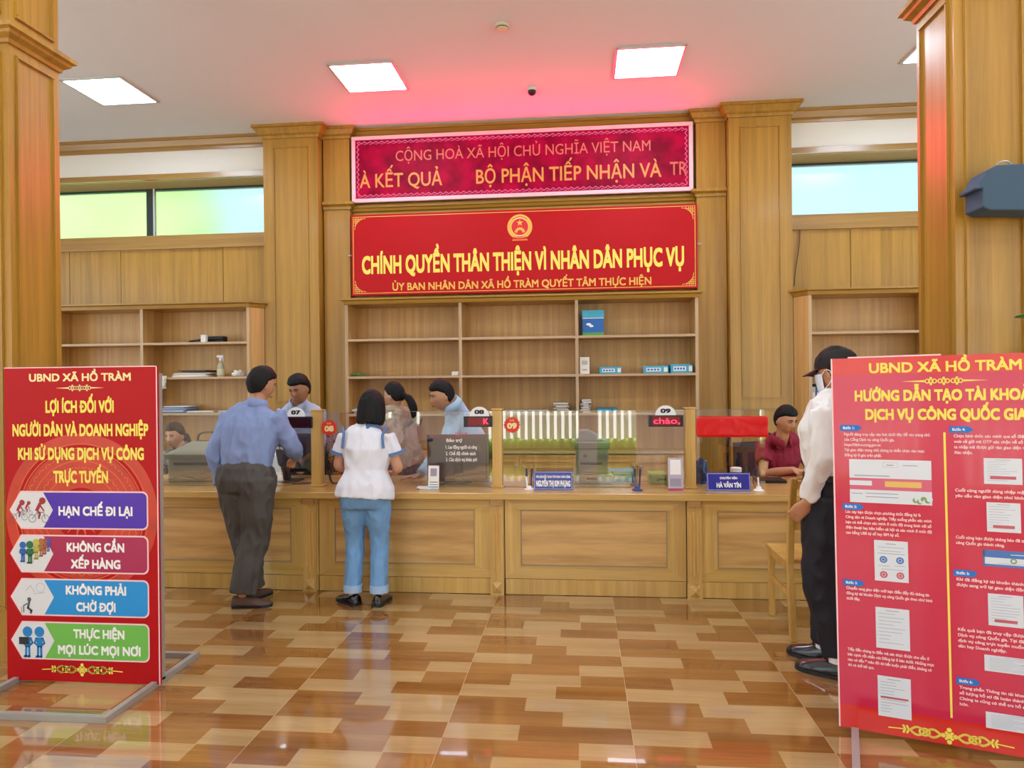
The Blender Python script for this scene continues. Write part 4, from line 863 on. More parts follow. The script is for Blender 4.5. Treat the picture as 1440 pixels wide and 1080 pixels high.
def man(mb, px, py, h, mi, w=.003):     # rounded stick figure, feet at (px, py), h in pixels
    u, v, q = U(px), V(py), h*k
    mb.disc(F, u, v+q*.80, q*.17, w+.0002, mi, n=16); mb.flat(F, [(u-q*.09, v+q*.30), (u+q*.09, v+q*.30), (u+q*.12, v+q*.62), (u-q*.12, v+q*.62)], w, mi)
    mb.stroke(F, [(u-q*.05, v+q*.32), (u-q*.06, v), (u-q*.12, v)], q*.075, w, mi); mb.stroke(F, [(u+q*.05, v+q*.32), (u+q*.06, v), (u+q*.0, v)], q*.075, w, mi)
    mb.stroke(F, [(u-q*.11, v+q*.60), (u-q*.17, v+q*.44), (u-q*.10, v+q*.38)], q*.06, w, mi); mb.stroke(F, [(u+q*.11, v+q*.60), (u+q*.17, v+q*.44), (u+q*.10, v+q*.38)], q*.06, w, mi)
def cyclist(mb, px, py, h):
    u, v, q = U(px), V(py), h*k
    for s in (-.28, .28): mb.ring(F, u+s*q, v+q*.17, q*.14, q*.165, .003, 1, n=22)
    mb.stroke(F, [(u-.28*q, v+.17*q), (u-.05*q, v+.42*q), (u+.2*q, v+.42*q), (u+.28*q, v+.17*q)], q*.03, .003, 1); mb.stroke(F, [(u, v+.17*q), (u-.05*q, v+.45*q)], q*.03, .003, 1)
    mb.stroke(F, [(u-.08*q, v+.5*q), (u+.05*q, v+.75*q)], q*.14, .0034, 0); mb.disc(F, u+.16*q, v+.88*q, q*.14, .0036, 0, n=16); mb.stroke(F, [(u+.05*q, v+.72*q), (u+.22*q, v+.48*q)], q*.06, .0036, 0); mb.stroke(F, [(u-.06*q, v+.5*q), (u+.06*q, v+.36*q), (u, v+.18*q)], q*.07, .0036, 0)
icon(b1, lambda mb: (cyclist(mb, 29, 734, 27), cyclist(mb, 40, 726, 18), cyclist(mb, 57, 737, 33)), [mat('figure_red', 'a01c30', .4), mat('wheel_grey', '6a6e72', .4)])
def queue(mb):
    for i, (px, py, h) in enumerate(((70, 777, 18), (65, 781, 21), (60, 784, 24), (53, 788, 27), (44, 794, 30), (34, 792, 27))): man(mb, px, py, h, i, .003+.0004*i)
icon(b2, queue, [mat('figure_'+c, c, .4) for c in ('3a54b0', 'a84a2a', 'b06a2c', 'b9b34a', '1f6a3c', '1f62b4')])
def desk_fig(mb):
    mb.stroke(F, [(U(34), V(864)), (U(34), V(855)), (U(39), V(852))], .006, .003, 0); mb.disc(F, U(42), V(846), .011, .003, 0, n=12); mb.stroke(F, [(U(42), V(849)), (U(40), V(858)), (U(45), V(862)), (U(44), V(865))], .012, .003, 0)
    mb.stroke(F, [(U(31), V(866)), (U(31), V(857))], .006, .003, 1); mb.ring(F, U(58), V(829), .022, .024, .003, 1, n=20); mb.stroke(F, [(U(48), V(838)), (U(64), V(836))], .0025, .003, 1); mb.stroke(F, [(U(37), V(834)), (U(44), V(826)), (U(50), V(836))], .0025, .003, 1)
icon(b3, desk_fig, [mat('figure_dark', '5a5e66', .4), mat('figure_pale', 'a4a8b0', .4)])
icon(b4, lambda mb: (man(mb, 39, 927, 41, 0), man(mb, 56, 927, 41, 0), mb.rect(F, U(27), U(41), V(910), V(899.5), .004, 1)), [mat('figure_blue', '1c7fc4', .4), BLACK])

# right banner, turned towards the viewer
ang = math.radians(-19.7); e1 = Vector((math.cos(ang), math.sin(ang), 0)); W2, H2 = .80, 1.565
e1r = (e1+Vector((0, 0, .013))).normalized(); e2r = (Vector((0, 0, 1))-e1*.013+Vector((0, .012, 0))); e2r = (e2r-e1r*e2r.dot(e1r)).normalized()
O2 = Vector((1.085, 3.101, .022)); G = Fr(O2, e1r, e2r)
t = thing('standing_banner', (O2+e1*W2/2).to_3d()*1.0, 'tall crimson banner at the right with small paragraphs and screenshots', 'banner', 'red standing banners on the hall floor'); t.location.z = 0
CRIM = mat('crimson_vinyl', 'c81f48', .22, var=.05, vscale=3, coat=.5)
obj('board', MB().prism(G, [(0, 0), (W2, 0), (W2, H2), (0, H2)], -.012, 0), [CRIM], t)
obj('white_edge', MB().prism(G, [(-.006, 0), (0, 0), (0, H2), (-.006, H2)], -.012, .0005).rect(G, .06, .40, H2, H2+.006, -.002), PINKP, t)
stand(t, G, W2, .055, .745, -.36, .36, 1.52)
def uv(px, py, Fm=G):
    d = ray(px, py); o = Vector((0, 0, CAMH)); s = (Fm.O-o).dot(Fm.n)/d.dot(Fm.n); q = o+d*s-Fm.O; return q.dot(Fm.e1), q.dot(Fm.e2)
REDTOP = mat('banner_red', 'd2241c', .22, coat=.5)
obj('head_band', MB().rect(G, 0, W2, uv(1180, 528)[1], H2, .0005), REDTOP, t); obj('foot_band', MB().rect(G, 0, W2, 0, .10, .0005), REDTOP, t)
mu = W2*.515
def gtext(s, a, b, cap, w=.0014, m_=YEL, bold=.03, par=t, mirror_b=None):
    (u0, v0) = uv(*a); u1 = b if not isinstance(b, tuple) else uv(*b)[0]; return obj('lettering', put_text(MB(), G, s, u0, u1, v0, cap, w, bold), m_, par)
hc = uv(1222, 516)[1]-uv(1222, 525)[1]
gtext('UBND XÃ HỒ TRÀM', (1222, 525), (1437, 522), .043, bold=.03)
kx = uv(1393, 565)[0]-uv(1202, 565)[0]; full = text_w('HƯỚNG DẪN TẠO TÀI KHOẢN', .045)/text_w('HƯỚNG DẪN TẠO TÀI', .045)*(uv(1386, 563)[0]-uv(1202, 564)[0])
u0 = uv(1202, 564.5)[0]; gtext('HƯỚNG DẪN TẠO TÀI KHOẢN', (1202, 564.5), min(W2-.02, u0+full), .047, bold=.045)
full = text_w('DỊCH VỤ CÔNG QUỐC GIA', .045)/text_w('DỊCH VỤ CÔNG QUỐC', .045)*(uv(1406, 591)[0]-uv(1217, 590)[0])
gtext('DỊCH VỤ CÔNG QUỐC GIA', (1217, 590.5), uv(1217, 590)[0]+full, .047, bold=.045)
mb = MB(); u_, v_ = uv(1327, 535.5); ornament_small(mb, G, u_, v_, .15, .0014); obj('ornament', mb, YEL, t)
mb = MB(); u_, v_ = uv(1335, 1035); ornament_large(mb, G, u_, v_, .215, .0014); obj('ornament', mb, YEL, t)
a = uv(1328, 608); b = uv(1335.5, 1009); mb = MB().rect(G, a[0]-.004, a[0]+.004, b[1], a[1], .0014); obj('divider_line', mb, YEL, t)
def step(px, py, s):
    u_, v_ = uv(px, py); wd, h = .082, .026; mb = MB().flat(G, [(u_, v_), (u_+wd*.8, v_), (u_+wd, v_+h/2), (u_+wd*.8, v_+h), (u_, v_+h)], .0014)
    o_ = obj('step_tag', mb, BLUEP, t); obj('lettering', put_text(MB(), G, s, u_+wd*.12, u_+wd*.66, v_+h*.3, h*.44, .0018, .03), WPR, o_)
LH = .0220
def para(px, py, lines, ref, cap=.0122):      # first baseline at (px, py); ref: (line index, width in the board)
    u_, v_ = uv(px, py); i, wd = ref; kk = wd/text_w(lines[i], .03); mb = MB()
    for n_, s in enumerate(lines): put_text(mb, G, s, u_, u_+kk*text_w(s, .03), v_-n_*LH, cap, .0014, .03)
    obj('paragraph', mb, PINKP, t)
c1 = .375
step(1182, 606, 'Bước 1:'); para(1187, 612.5, ['Người dùng truy cập vào link dưới đây để vào trang chủ', 'của Cổng Dịch vụ công Quốc gia.', 'https://dichvucong.gov.vn', 'Tại giao diện trang chủ chúng ta nhấn chọn vào mục', 'Đăng ký ở góc trên phải.'], (0, .315))
step(1185, 716, 'Bước 2:'); para(1189, 721, ['Lúc này bạn được chọn phương thức đăng ký là', 'Công dân và Doanh nghiệp. Tiếp xuống phần xác minh', 'bạn có thể chọn xác minh ở mức độ trung bình với số', 'điện thoại hay bảo hiểm xã hội và xác minh ở mức độ', 'cao bằng USB ký số hay SIM ký số.'], (1, .315))
step(1186, 822.5, 'Bước 3:'); para(1190, 828, ['Chuyển sang giao diện mới bạn điền đầy đủ thông tin', 'đăng ký tài khoản Dịch vụ công Quốc gia theo như hình', 'dưới đây.'], (1, .315))
para(1192, 914, ['Tiếp đến chúng ta điền mã xác thực được cho sẵn ở', 'bên cạnh rồi nhấn nút Đăng ký ở bên dưới. Những mục', 'nào có dấu * màu đỏ thì bắt buộc phải điền, không có', 'thì có thể bỏ qua.'], (1, .315))
step(1335, 608.5, 'Bước 4:'); para(1341, 615, ['Chọn hình thức xác minh qua số điện thoại', 'web sẽ gửi mã OTP xác nhận về số điện thoại', 'ta nhập mã được gửi vào giao diện như hình', 'Xác nhận.'], (1, .30))
para(1343, 691, ['Cuối cùng người dùng nhập mật khẩu theo', 'yêu cầu vào giao diện như hình dưới đây.'], (1, .30))
para(1344, 757, ['Cuối cùng bạn được thông báo đã tạo tài khoản', 'công Quốc gia thành công.'], (0, .30))
step(1341, 809.5, 'Bước 5:'); para(1345, 816, ['Khi đã đăng ký tài khoản thành công bạn', 'được sang trở lại giao diện đăng nhập.'], (0, .29))
para(1347, 886.5, ['Kết quả bạn đã truy cập được giao diện', 'Dịch vụ công Quốc gia. Tại đây chúng ta', 'dịch vụ công trực tuyến muốn thực hiện', 'dân hay Doanh nghiệp.'], (2, .29))
step(1345, 961, 'Bước 6:'); para(1349, 968, ['Trong phần Thông tin tài khoản của bạn', 'số lượng hồ sơ đã hoàn thành và hồ sơ', 'Chúng ta cũng có thể tra hồ sơ theo', 'hơn.'], (1, .28))
SHOT = mat('shot_white', 'd6dbe4', .35); SHL = mat('shot_line', '9aa0ac', .5); SHR = mat('shot_red', 'c05a68', .5); SHB = mat('shot_blue', '4a74b8', .45); SHY = mat('shot_yellow', 'dcb860', .45); SHP = mat('shot_pink', 'd0607a', .4)
def shot(tl, br, kind):
    u0, v1 = uv(*tl); u1, v0 = uv(*br); u1 = min(u1, W2-.02); wd, h = u1-u0, v1-v0
    ox = lambda q: u0+wd*q
    oy = lambda q: v1-h*q
    mb = MB().rect(G, u0, u1, v0, v1, .0012, 0); rnd = random.Random(int(tl[1]))
    def ln(a, b, y, hh=.012, mi=1): mb.rect(G, ox(a), ox(b), oy(y+hh), oy(y), .0016, mi)
    if kind == 'page':
        mb.rect(G, u0, u1, oy(.70), oy(.43), .0014, 4); mb.rect(G, ox(.44), ox(.88), oy(.62), oy(.49), .0018, 5); mb.rect(G, ox(0), ox(.28), oy(.60), oy(.49), .0018, 0); ln(.5, .82, .55, .02); ln(.42, .6, .06, .005); ln(.42, .6, .17, .005); ln(.42, .423, .06, .115); ln(.6, .603, .06, .115); ln(.46, .55, .11, .025); ln(.66, .84, .11, .02); ln(.06, .5, .36, .025); ln(.02, .16, .78, .02); ln(.2, .6, .77, .02); ln(.2, .6, .85, .02)
        for q in range(9): mb.disc(G, ox(.78+.024*q), oy(.93-.03*(q % 3)), .011, .0018+.0001*q, 6 if q % 2 else 0, n=9)
    elif kind == 'choice':
        ln(.35, .65, .07, .02); ln(.12, .88, .16); ln(.2, .8, .25); ln(.1, .9, .31, .015); ln(.1, .45, .62, .012); ln(.6, .9, .60, .012); ln(.2, .85, .70, .012)
        for a, b, mi in ((.27, .47, 3), (.76, .47, 3), (.27, .84, 2), (.76, .84, 2)): mb.disc(G, ox(a), oy(b), .0145, .0016, mi, n=18); mb.ring(G, ox(a), oy(b), .006, .008, .0018, 0, n=12)
    elif kind == 'done':
        mb.rect(G, u0, u1, oy(.45), oy(0), .0014, 3); mb.rect(G, u0, u1, oy(1), oy(.86), .0014, 3); mb.rect(G, u0, ox(.03), oy(1), oy(0), .0014, 3); ln(.45, .85, .2, .05, 0); mb.ring(G, ox(.5), oy(.6), .006, .011, .0018, 6, n=14); ln(.25, .8, .78, .02)
    else:
        ln(.3, .7, .06, .02)
        n_ = {'form': 11, 'long': 9, 'list': 12}[kind]
        for q in range(n_): ln(.08, rnd.uniform(.35, .92), .14+.8*q/n_, .012)
        if kind == 'form': ln(.08, .92, .50, .05, 2)
        if kind == 'list': ln(.55, .9, .4, .03, 2)
    obj('screenshot', mb, [SHOT, SHL, SHR, SHB, SHP, SHY, mat('shot_green', '7c9c5c', .5)], t)
def shotb(tl, br, bar): shot(tl, br, 'long'); u0, v1 = uv(*tl); u1, v0 = uv(*br); u1 = min(u1, W2-.02); obj('screenshot_bar', MB().rect(G, u0+.02, u1-.02, v0+(v1-v0)*(1-bar)-.006, v0+(v1-v0)*(1-bar)+.006, .0018), SHR, t)
shot((1194, 645.5), (1311, 711), 'page'); shot((1229, 759), (1278, 820), 'choice'); shot((1231, 853), (1280, 916), 'long'); shot((1234, 949), (1282, 1013), 'form')
shotb((1383, 644), (1438, 682), .75); shotb((1387, 706), (1436, 750), .82); shot((1382, 772.5), (1470, 802), 'done'); shotb((1389, 834), (1440, 884), .84); shot((1384, 920), (1480, 955), 'list'); shot((1386, 1000), (1482, 1038), 'list')

# ------------------------------------------------------------------ wooden chair facing the counter
c0 = Vector((1.40, 4.38, 0)); ch = thing('wooden_chair', c0, 'pale wooden chair at the counter, mostly hidden by the man in white', 'chair')
L_, Rr = 1.195, 1.60; yb_, yf_ = 4.17, 4.60
for x_ in (L_, Rr):
    obj('leg', MB().loft([[(x_-.018, y_-.018, z), (x_+.018, y_-.018, z), (x_+.018, y_+.018, z), (x_-.018, y_+.018, z)] for y_, z in ((yb_-.02, .0005), (yb_+.03, .43), (yb_+.0, .70), (yb_-.06, .94))]), CHAIRW, ch, bevel=.004)
    obj('leg', MB().loft([[(x_-.018, yf_-.018, z), (x_+.018, yf_-.018, z), (x_+.018, yf_+.018, z), (x_-.018, yf_+.018, z)] for z in (.0005, .428)]), CHAIRW, ch, bevel=.004)
    obj('side_rail', MB().box(x_-.012, x_+.012, yb_+.045, yf_-.0185, .385, .428), CHAIRW, ch, bevel=.003); obj('stretcher', MB().box(x_-.009, x_+.009, yb_+.02, yf_-.0185, .235, .262), CHAIRW, ch, bevel=.003)
obj('seat', MB().box(L_-.025, Rr+.025, yb_+.05, yf_+.04, .4285, .452), CHAIRW, ch, bevel=.006)
for z, yy in ((.66, yb_+.0), (.90, yb_-.052)): obj('back_rail', MB().box(L_+.0185, Rr-.0185, yy-.011, yy+.011, z-.025, z+.025), CHAIRW, ch, bevel=.003)
for k in range(3): x_ = L_+(Rr-L_)*(k+1)/4; obj('back_slat', MB().loft([[(x_-.018, yb_-.006+d, z), (x_+.018, yb_-.006+d, z), (x_+.018, yb_+.006+d, z), (x_-.018, yb_+.006+d, z)] for z, d in ((.685, 0.), (.875, -.048))]), CHAIRW, ch)
obj('front_rail', MB().box(L_+.0185, Rr-.0185, yf_-.012, yf_+.012, .385, .4283), CHAIRW, ch)

# ------------------------------------------------------------------ dark speaker box on the right pillar, plant beside it
Yp = 3.52; a = at(1372, 300, 3.40); b = at(1440, 232, 3.40)
x_a, x_b, z_b, z_t = a.x, a.x+.42, a.z, b.z-.012
t = thing('wall_speaker', ((x_a+x_b)/2, 3.40, z_b), 'dark blue grey box with a wire handle mounted on the right hall pillar', 'speaker')
SPK = mat('speaker_case', '3a5268', .75)
pts = [(x_a, z_b+.015), (x_a+.03, z_b), (x_b, z_b-.015), (x_b, z_t+.01), (x_a+.06, z_t), (x_a+.025, z_t-.02), (x_a-.012, z_b+.12), (x_a-.03, z_b+.105), (x_a-.025, z_b+.095), (x_a, z_b+.10)]
F = Fr((0, 3.34, 0), (1, 0, 0), (0, 0, 1)); obj('case', MB().prism(F, pts, -.15, .0), SPK, t, bevel=.008)
obj('wire_handle', MB().tube([(x_a+.08, 3.40, z_t-.004), (x_a+.10, 3.40, z_t+.025), (x_a+.14, 3.40, z_t+.03), (x_a+.17, 3.40, z_t-.004)], .004, n=6, sub=5), STEEL, t, smooth=True)
obj('bracket', MB().box(x_a+.10, x_a+.2, 3.4905, 3.549, z_b+.04, z_t-.04), DARKG, t)
c_ = Vector((2.16, 3.26, 0)); t = thing('potted_plant', c_, 'green leafy plant whose leaf tip shows at the right edge', 'plant')
obj('pot', MB().lathe(c_, [(.12, .0005), (.15, .02), (.17, .28), (.18, .30), (.16, .30), (.15, .26), (0, .255)]), mat('pot_glaze', '6b5040', .4), t, smooth=True)
obj('stem', MB().tube([c_+Vector((0, 0, .25)), c_+Vector((.02, .01, .8)), c_+Vector((.0, 0, 1.35)), c_+Vector((-.01, 0, 1.78))], [.016, .013, .010, .006], n=8, sub=4), mat('stem_green', '55702c', .5), t, smooth=True)
LEAF = mat('leaf_green', '3f8a34', .4, var=.15)
def leaf(base, tip, wd):
    base, tip = Vector(base), Vector(tip); d = tip-base; s = d.cross(Vector((0, .4, 1))).normalized(); up = s.cross(d).normalized(); mb = MB(); rg = []
    for i in range(9):
        q = i/8; w_ = wd*math.sin(math.pi*(q*.92+.05))**.8; c = base+d*q+up*(.10*d.length*math.sin(q*math.pi)); rg.append([c-s*w_+up*w_*.25, c, c+s*w_+up*w_*.25])
    for i in range(8):
        for j in range(2): mb.add([rg[i][j], rg[i][j+1], rg[i+1][j+1], rg[i+1][j]], [(0, 1, 2, 3)])
    o_ = obj('leaf', mb, LEAF, t, smooth=True); so = o_.modifiers.new('t', 'SOLIDIFY'); so.thickness = .0012
tip = at(1427, 446, 3.22); leaf((c_.x-.01, 3.22, 1.70), tip, .05)
for k in range(9): a = .5+k*1.05; z = .75+.11*k; leaf((c_.x, c_.y, z), (c_.x+.30*abs(math.cos(a))+.02, c_.y+.22*math.sin(a), z+.13), .055)

# ------------------------------------------------------------------ office chairs behind the counter
def office_chair(x, y, rz, label, m_back, w_=.22):
    R = Matrix.Translation((x, y, 0)) @ Matrix.Rotation(rz, 4, 'Z'); t = thing('office_chair', (x, y, 0), label, 'chair', 'black framed office chairs behind the counter')
    tr = lambda pts: [R @ Vector(p) for p in pts]
    obj('seat', MB().box(-w_, w_, -.21, .22, .345, .395, 0, R), BLKF, t, bevel=.015)
    obj('backrest', MB().loft([tr([(-w_+.02, -.235, z), (w_-.02, -.235, z), (w_-.02, -.20, z), (-w_+.02, -.20, z)]) for z in (.56, .95)]), m_back, t, bevel=.012)
    for s in (-1, 1):
        obj('frame_tube', MB().tube(tr([(s*(w_+.012), .22, .012), (s*(w_+.012), .20, .40), (s*(w_+.012), -.20, .42), (s*(w_+.012), -.25, .70), (s*(w_+.012), -.25, .96), (s*(w_-.06), -.25, 1.02), (0, -.25, 1.03)]), .011, n=8, sub=5), BLACK, t, smooth=True)
        obj('leg', MB().tube(tr([(s*(w_+.012), -.26, .012), (s*(w_+.012), -.18, .40)]), .011, n=8), BLACK, t, smooth=True)
    return t
FLORAL = mat('floral_cloth', '9a5a34', .8)
def blotch(m_, stops, scale, bump=0, detail=3, dist=1.2):
    N = m_.node_tree.nodes; L = m_.node_tree.links; b = N['Principled BSDF']; tc = N.new('ShaderNodeTexCoord'); n = N.new('ShaderNodeTexNoise'); n.inputs['Scale'].default_value = scale; n.inputs['Detail'].default_value = detail; n.inputs['Distortion'].default_value = dist
    cr = N.new('ShaderNodeValToRGB'); cr.color_ramp.interpolation = 'CONSTANT'
    while len(cr.color_ramp.elements) < len(stops): cr.color_ramp.elements.new(.5)
    for e, (p_, c) in zip(cr.color_ramp.elements, stops): e.position = p_; e.color = (*lin(c), 1)
    L.new(tc.outputs['Object'], n.inputs['Vector']); L.new(n.outputs['Fac'], cr.inputs['Fac']); L.new(cr.outputs['Color'], b.inputs['Base Color'])
blotch(FLORAL, [(0, '5a3418'), (.42, 'b0602e'), (.50, 'd8a868'), (.57, '7a4a24'), (.64, 'dc8c50')], 26)

# ------------------------------------------------------------------ the yard outside
obj('ground', MB().rect(Fr((0, 0, -.02), (1, 0, 0), (0, 1, 0)), -30, 30, -40, YF-.2).rect(Fr((0, 0, -.02), (1, 0, 0), (0, 1, 0)), -30, 30, YB+.6, 40), mat('yard_concrete', 'd4d0c6', .9, var=.06, vscale=2), **S)  # unseen yard ground, added to throw daylight into the hall and fill reflections
HEDGE = mat('hedge_green', '7fae3a', .8, var=.45, vscale=7); TREEG = mat('tree_green', 'b2d878', .8, var=.3, vscale=3)
def bush(name, C, rx, ry, rz, m_, label, cat, seed, n=26):
    mb = MB().ball((0, 0, 0), rx, ry, rz, n=n); mb.v = [tuple(Vector(v)*(1+.22*noise.noise(Vector(v)*1.6+Vector((seed, 0, 0)))+.16*noise.noise(Vector(v)*6))+Vector(C)) for v in mb.v]
    return obj(name, mb, m_, label=label, cat=cat, smooth=True)
for i, (x_, y_, z_, rx, rz) in enumerate(((-13.5, 17.5, 3.6, 2.2, 3.6), (-9.2, 14.2, 3.3, 1.6, 3.2), (-5.2, 16.8, 4.0, 1.6, 3.9))):
    bush('tree', (x_, y_, z_), rx, rx*.8, rz, TREEG, ('broad green tree outside the left high window, furthest from the pilaster', 'green tree outside the middle of the left high window', 'green tree outside the left high window beside the pilaster')[i], 'tree', i*3)
t = thing('picket_fence', (-.5, -3.95, -.02), 'white slatted fence across the yard, seen only as a reflection in the glass', 'fence')
WF = mat('fence_white', 'f0f0ec', .6)
for k in range(60): obj('picket', MB().box(-5+.15*k, -4.91+.15*k, -3.99, -3.96, .05, 2.3), WF, t)
for z in (.25, 1.9): obj('rail', MB().box(-5.1, 4.1, -4.03, -3.991, z, z+.07), WF, t)
mb = MB(); N_ = 60
for k in range(N_+1):
    x_ = -4.8+8.8*k/N_; mb_ring = []
    for q in range(14): a = 2*math.pi*q/14; v_ = Vector((x_, -3.62+.2*math.cos(a)*(1+.25*noise.noise(Vector((x_*6, q, 0)))), max(-.02, .17+.2*math.sin(a)*(1+.3*noise.noise(Vector((x_*6, q, 5))))))); mb_ring.append(v_)
    if k == 0: rings_ = []
    rings_.append(mb_ring)
obj('hedge', mb.loft(rings_), HEDGE, label='low clipped yellow green hedge before the yard fence, seen in the glass', cat='hedge', smooth=True)
# ------------------------------------------------------------------ people
def remeshed(mb, voxel, smooth=4):
    me = newmesh('m', mb); o = bpy.data.objects.new('m', me); COL.objects.link(o)
    r = o.modifiers.new('r', 'REMESH'); r.mode = 'VOXEL'; r.voxel_size = voxel
    if smooth: s = o.modifiers.new('s', 'SMOOTH'); s.factor = .5; s.iterations = smooth
    bpy.context.view_layer.update(); dg = bpy.context.evaluated_depsgraph_get(); out = bpy.data.meshes.new_from_object(o.evaluated_get(dg))
    bpy.data.objects.remove(o); bpy.data.meshes.remove(me); return out
def ell(C, a, b, n=28, p=2.0):       # ring: centre, half-axis vectors, super-ellipse power
    r = []
    for i in range(n):
        q = 2*math.pi*i/n; c, s = math.cos(q), math.sin(q)
        r.append(C+a*(abs(c)**(2/p)*(1 if c >= 0 else -1))+b*(abs(s)**(2/p)*(1 if s >= 0 else -1)))
    return r
def head_pts(fem=False):
    N_, K = 40, 56; V_ = []
    for i in range(1, N_):
        t = math.pi*i/N_-math.pi/2
        for k in range(K):
            q = 2*math.pi*k/K; x, y, z = .076*math.cos(t)*math.cos(q), .096*math.cos(t)*math.sin(q), .114*math.sin(t)
            if z < 0: f_ = -z/.114; x *= 1-.34*f_**1.6; y = y*(1-.42*f_) if y < 0 else y*(1-.05*f_)
            if y > 0:
                if z < .03: x *= 1.0; 
                y = y*(1-.10*(max(0, y)/.096)**2)
                g = lambda cx, cz, sx_, sz_, ax=x, az=z: math.exp(-((abs(ax)-cx)/sx_)**2-((az-cz)/sz_)**2)
                y += .020*g(0, -.030, .011, .014)+.011*g(0, -.010, .009, .020)+.004*g(.011, -.036, .008, .009)      # nose
                y += -.0085*g(.031, .006, .016, .011)+.0045*g(.028, .026, .026, .008)                                  # sockets, brow
                y += .0055*g(0, -.060, .020, .006)+.0055*g(0, -.071, .017, .006)-.003*g(0, -.0655, .024, .003)       # lips
                y += .007*g(0, -.098, .020, .014)+.004*g(.046, -.018, .016, .016)                                       # chin, cheeks
            if fem: x *= .96
            V_.append(Vector((x, y, z)))
    F_ = []
    for i in range(N_-2):
        for k in range(K): F_.append((i*K+k, i*K+(k+1) % K, (i+1)*K+(k+1) % K, (i+1)*K+k))
    F_.append(tuple(range(K-1, -1, -1))); F_.append(tuple((N_-2)*K+k for k in range(K)))
    return V_, F_
def rotm(yaw=0, pitch=0, roll=0):     # pitch > 0 looks down, yaw > 0 turns to the figure's own left
    return (Matrix.Rotation(math.radians(yaw), 3, 'Z') @ Matrix.Rotation(math.radians(-pitch), 3, 'X') @ Matrix.Rotation(math.radians(roll), 3, 'Y'))
def hand(mb, wr, d, palm, side, curl=.5, s=1., thumb_out=.6):
    """wr: wrist, d: finger direction, palm: direction the palm faces; side: +1 when the thumb lies towards d x palm"""
    d = d.normalized(); palm = (palm-d*palm.dot(d)).normalized(); t = d.cross(palm)*side
    pc = [wr-d*.01*s, wr+d*.02*s, wr+d*.055*s, wr+d*.088*s]
    mb.loft([ell(c, t*w_*s, palm*h_*s, 14, 2.6) for c, w_, h_ in zip(pc, (.026, .031, .041, .040), (.020, .018, .015, .012))])
    for j, (o, L_) in enumerate(((.030, .070), (.010, .079), (-.011, .073), (-.030, .056))):
        b = wr+d*.084*s+t*o*s; p = [b-d*.012*s, b]; cur = d.copy(); ax_ = d.cross(palm)
        for n_ in range(3):
            a = curl*(.45+.25*n_)*(1+.12*j); cur = (Matrix.Rotation(a, 3, ax_) @ cur); p.append(p[-1]+cur*L_*s*(.42, .33, .25)[n_])
        mb.tube(p, [.0088*s, .0088*s, .0082*s, .0074*s, .0058*s], n=10, sub=3, round_=True)
    b = wr+d*.022*s+t*.028*s; td = (d*.7+t*thumb_out+palm*.35*(.5+curl)).normalized(); t2 = (d*.9+t*.1+palm*.4*curl).normalized()
    mb.tube([b-td*.012*s, b, b+td*.034*s, b+td*.034*s+t2*.028*s], [.012*s, .012*s, .0098*s, .0068*s], n=10, sub=3, round_=True)
SKIN = mat('skin', 'c08a66', .5, var=.05, vscale=18); SKIND = mat('skin_tanned', 'aa7450', .5, var=.05, vscale=18); SKINF = mat('skin_fair', 'd09a7c', .5, var=.04, vscale=18)
HAIR = mat('hair_black', '120f0e', .62, var=.4, vscale=60, spec=.25, bump=.35); EYEW = mat('eye_white', 'd8d2ca', .3); EYED = mat('eye_dark', '1c120c', .2); LIPS = mat('lips', '8e4a40', .5)
BROWS = mat('brow_hair', '1a1310', .7)
class P: pass
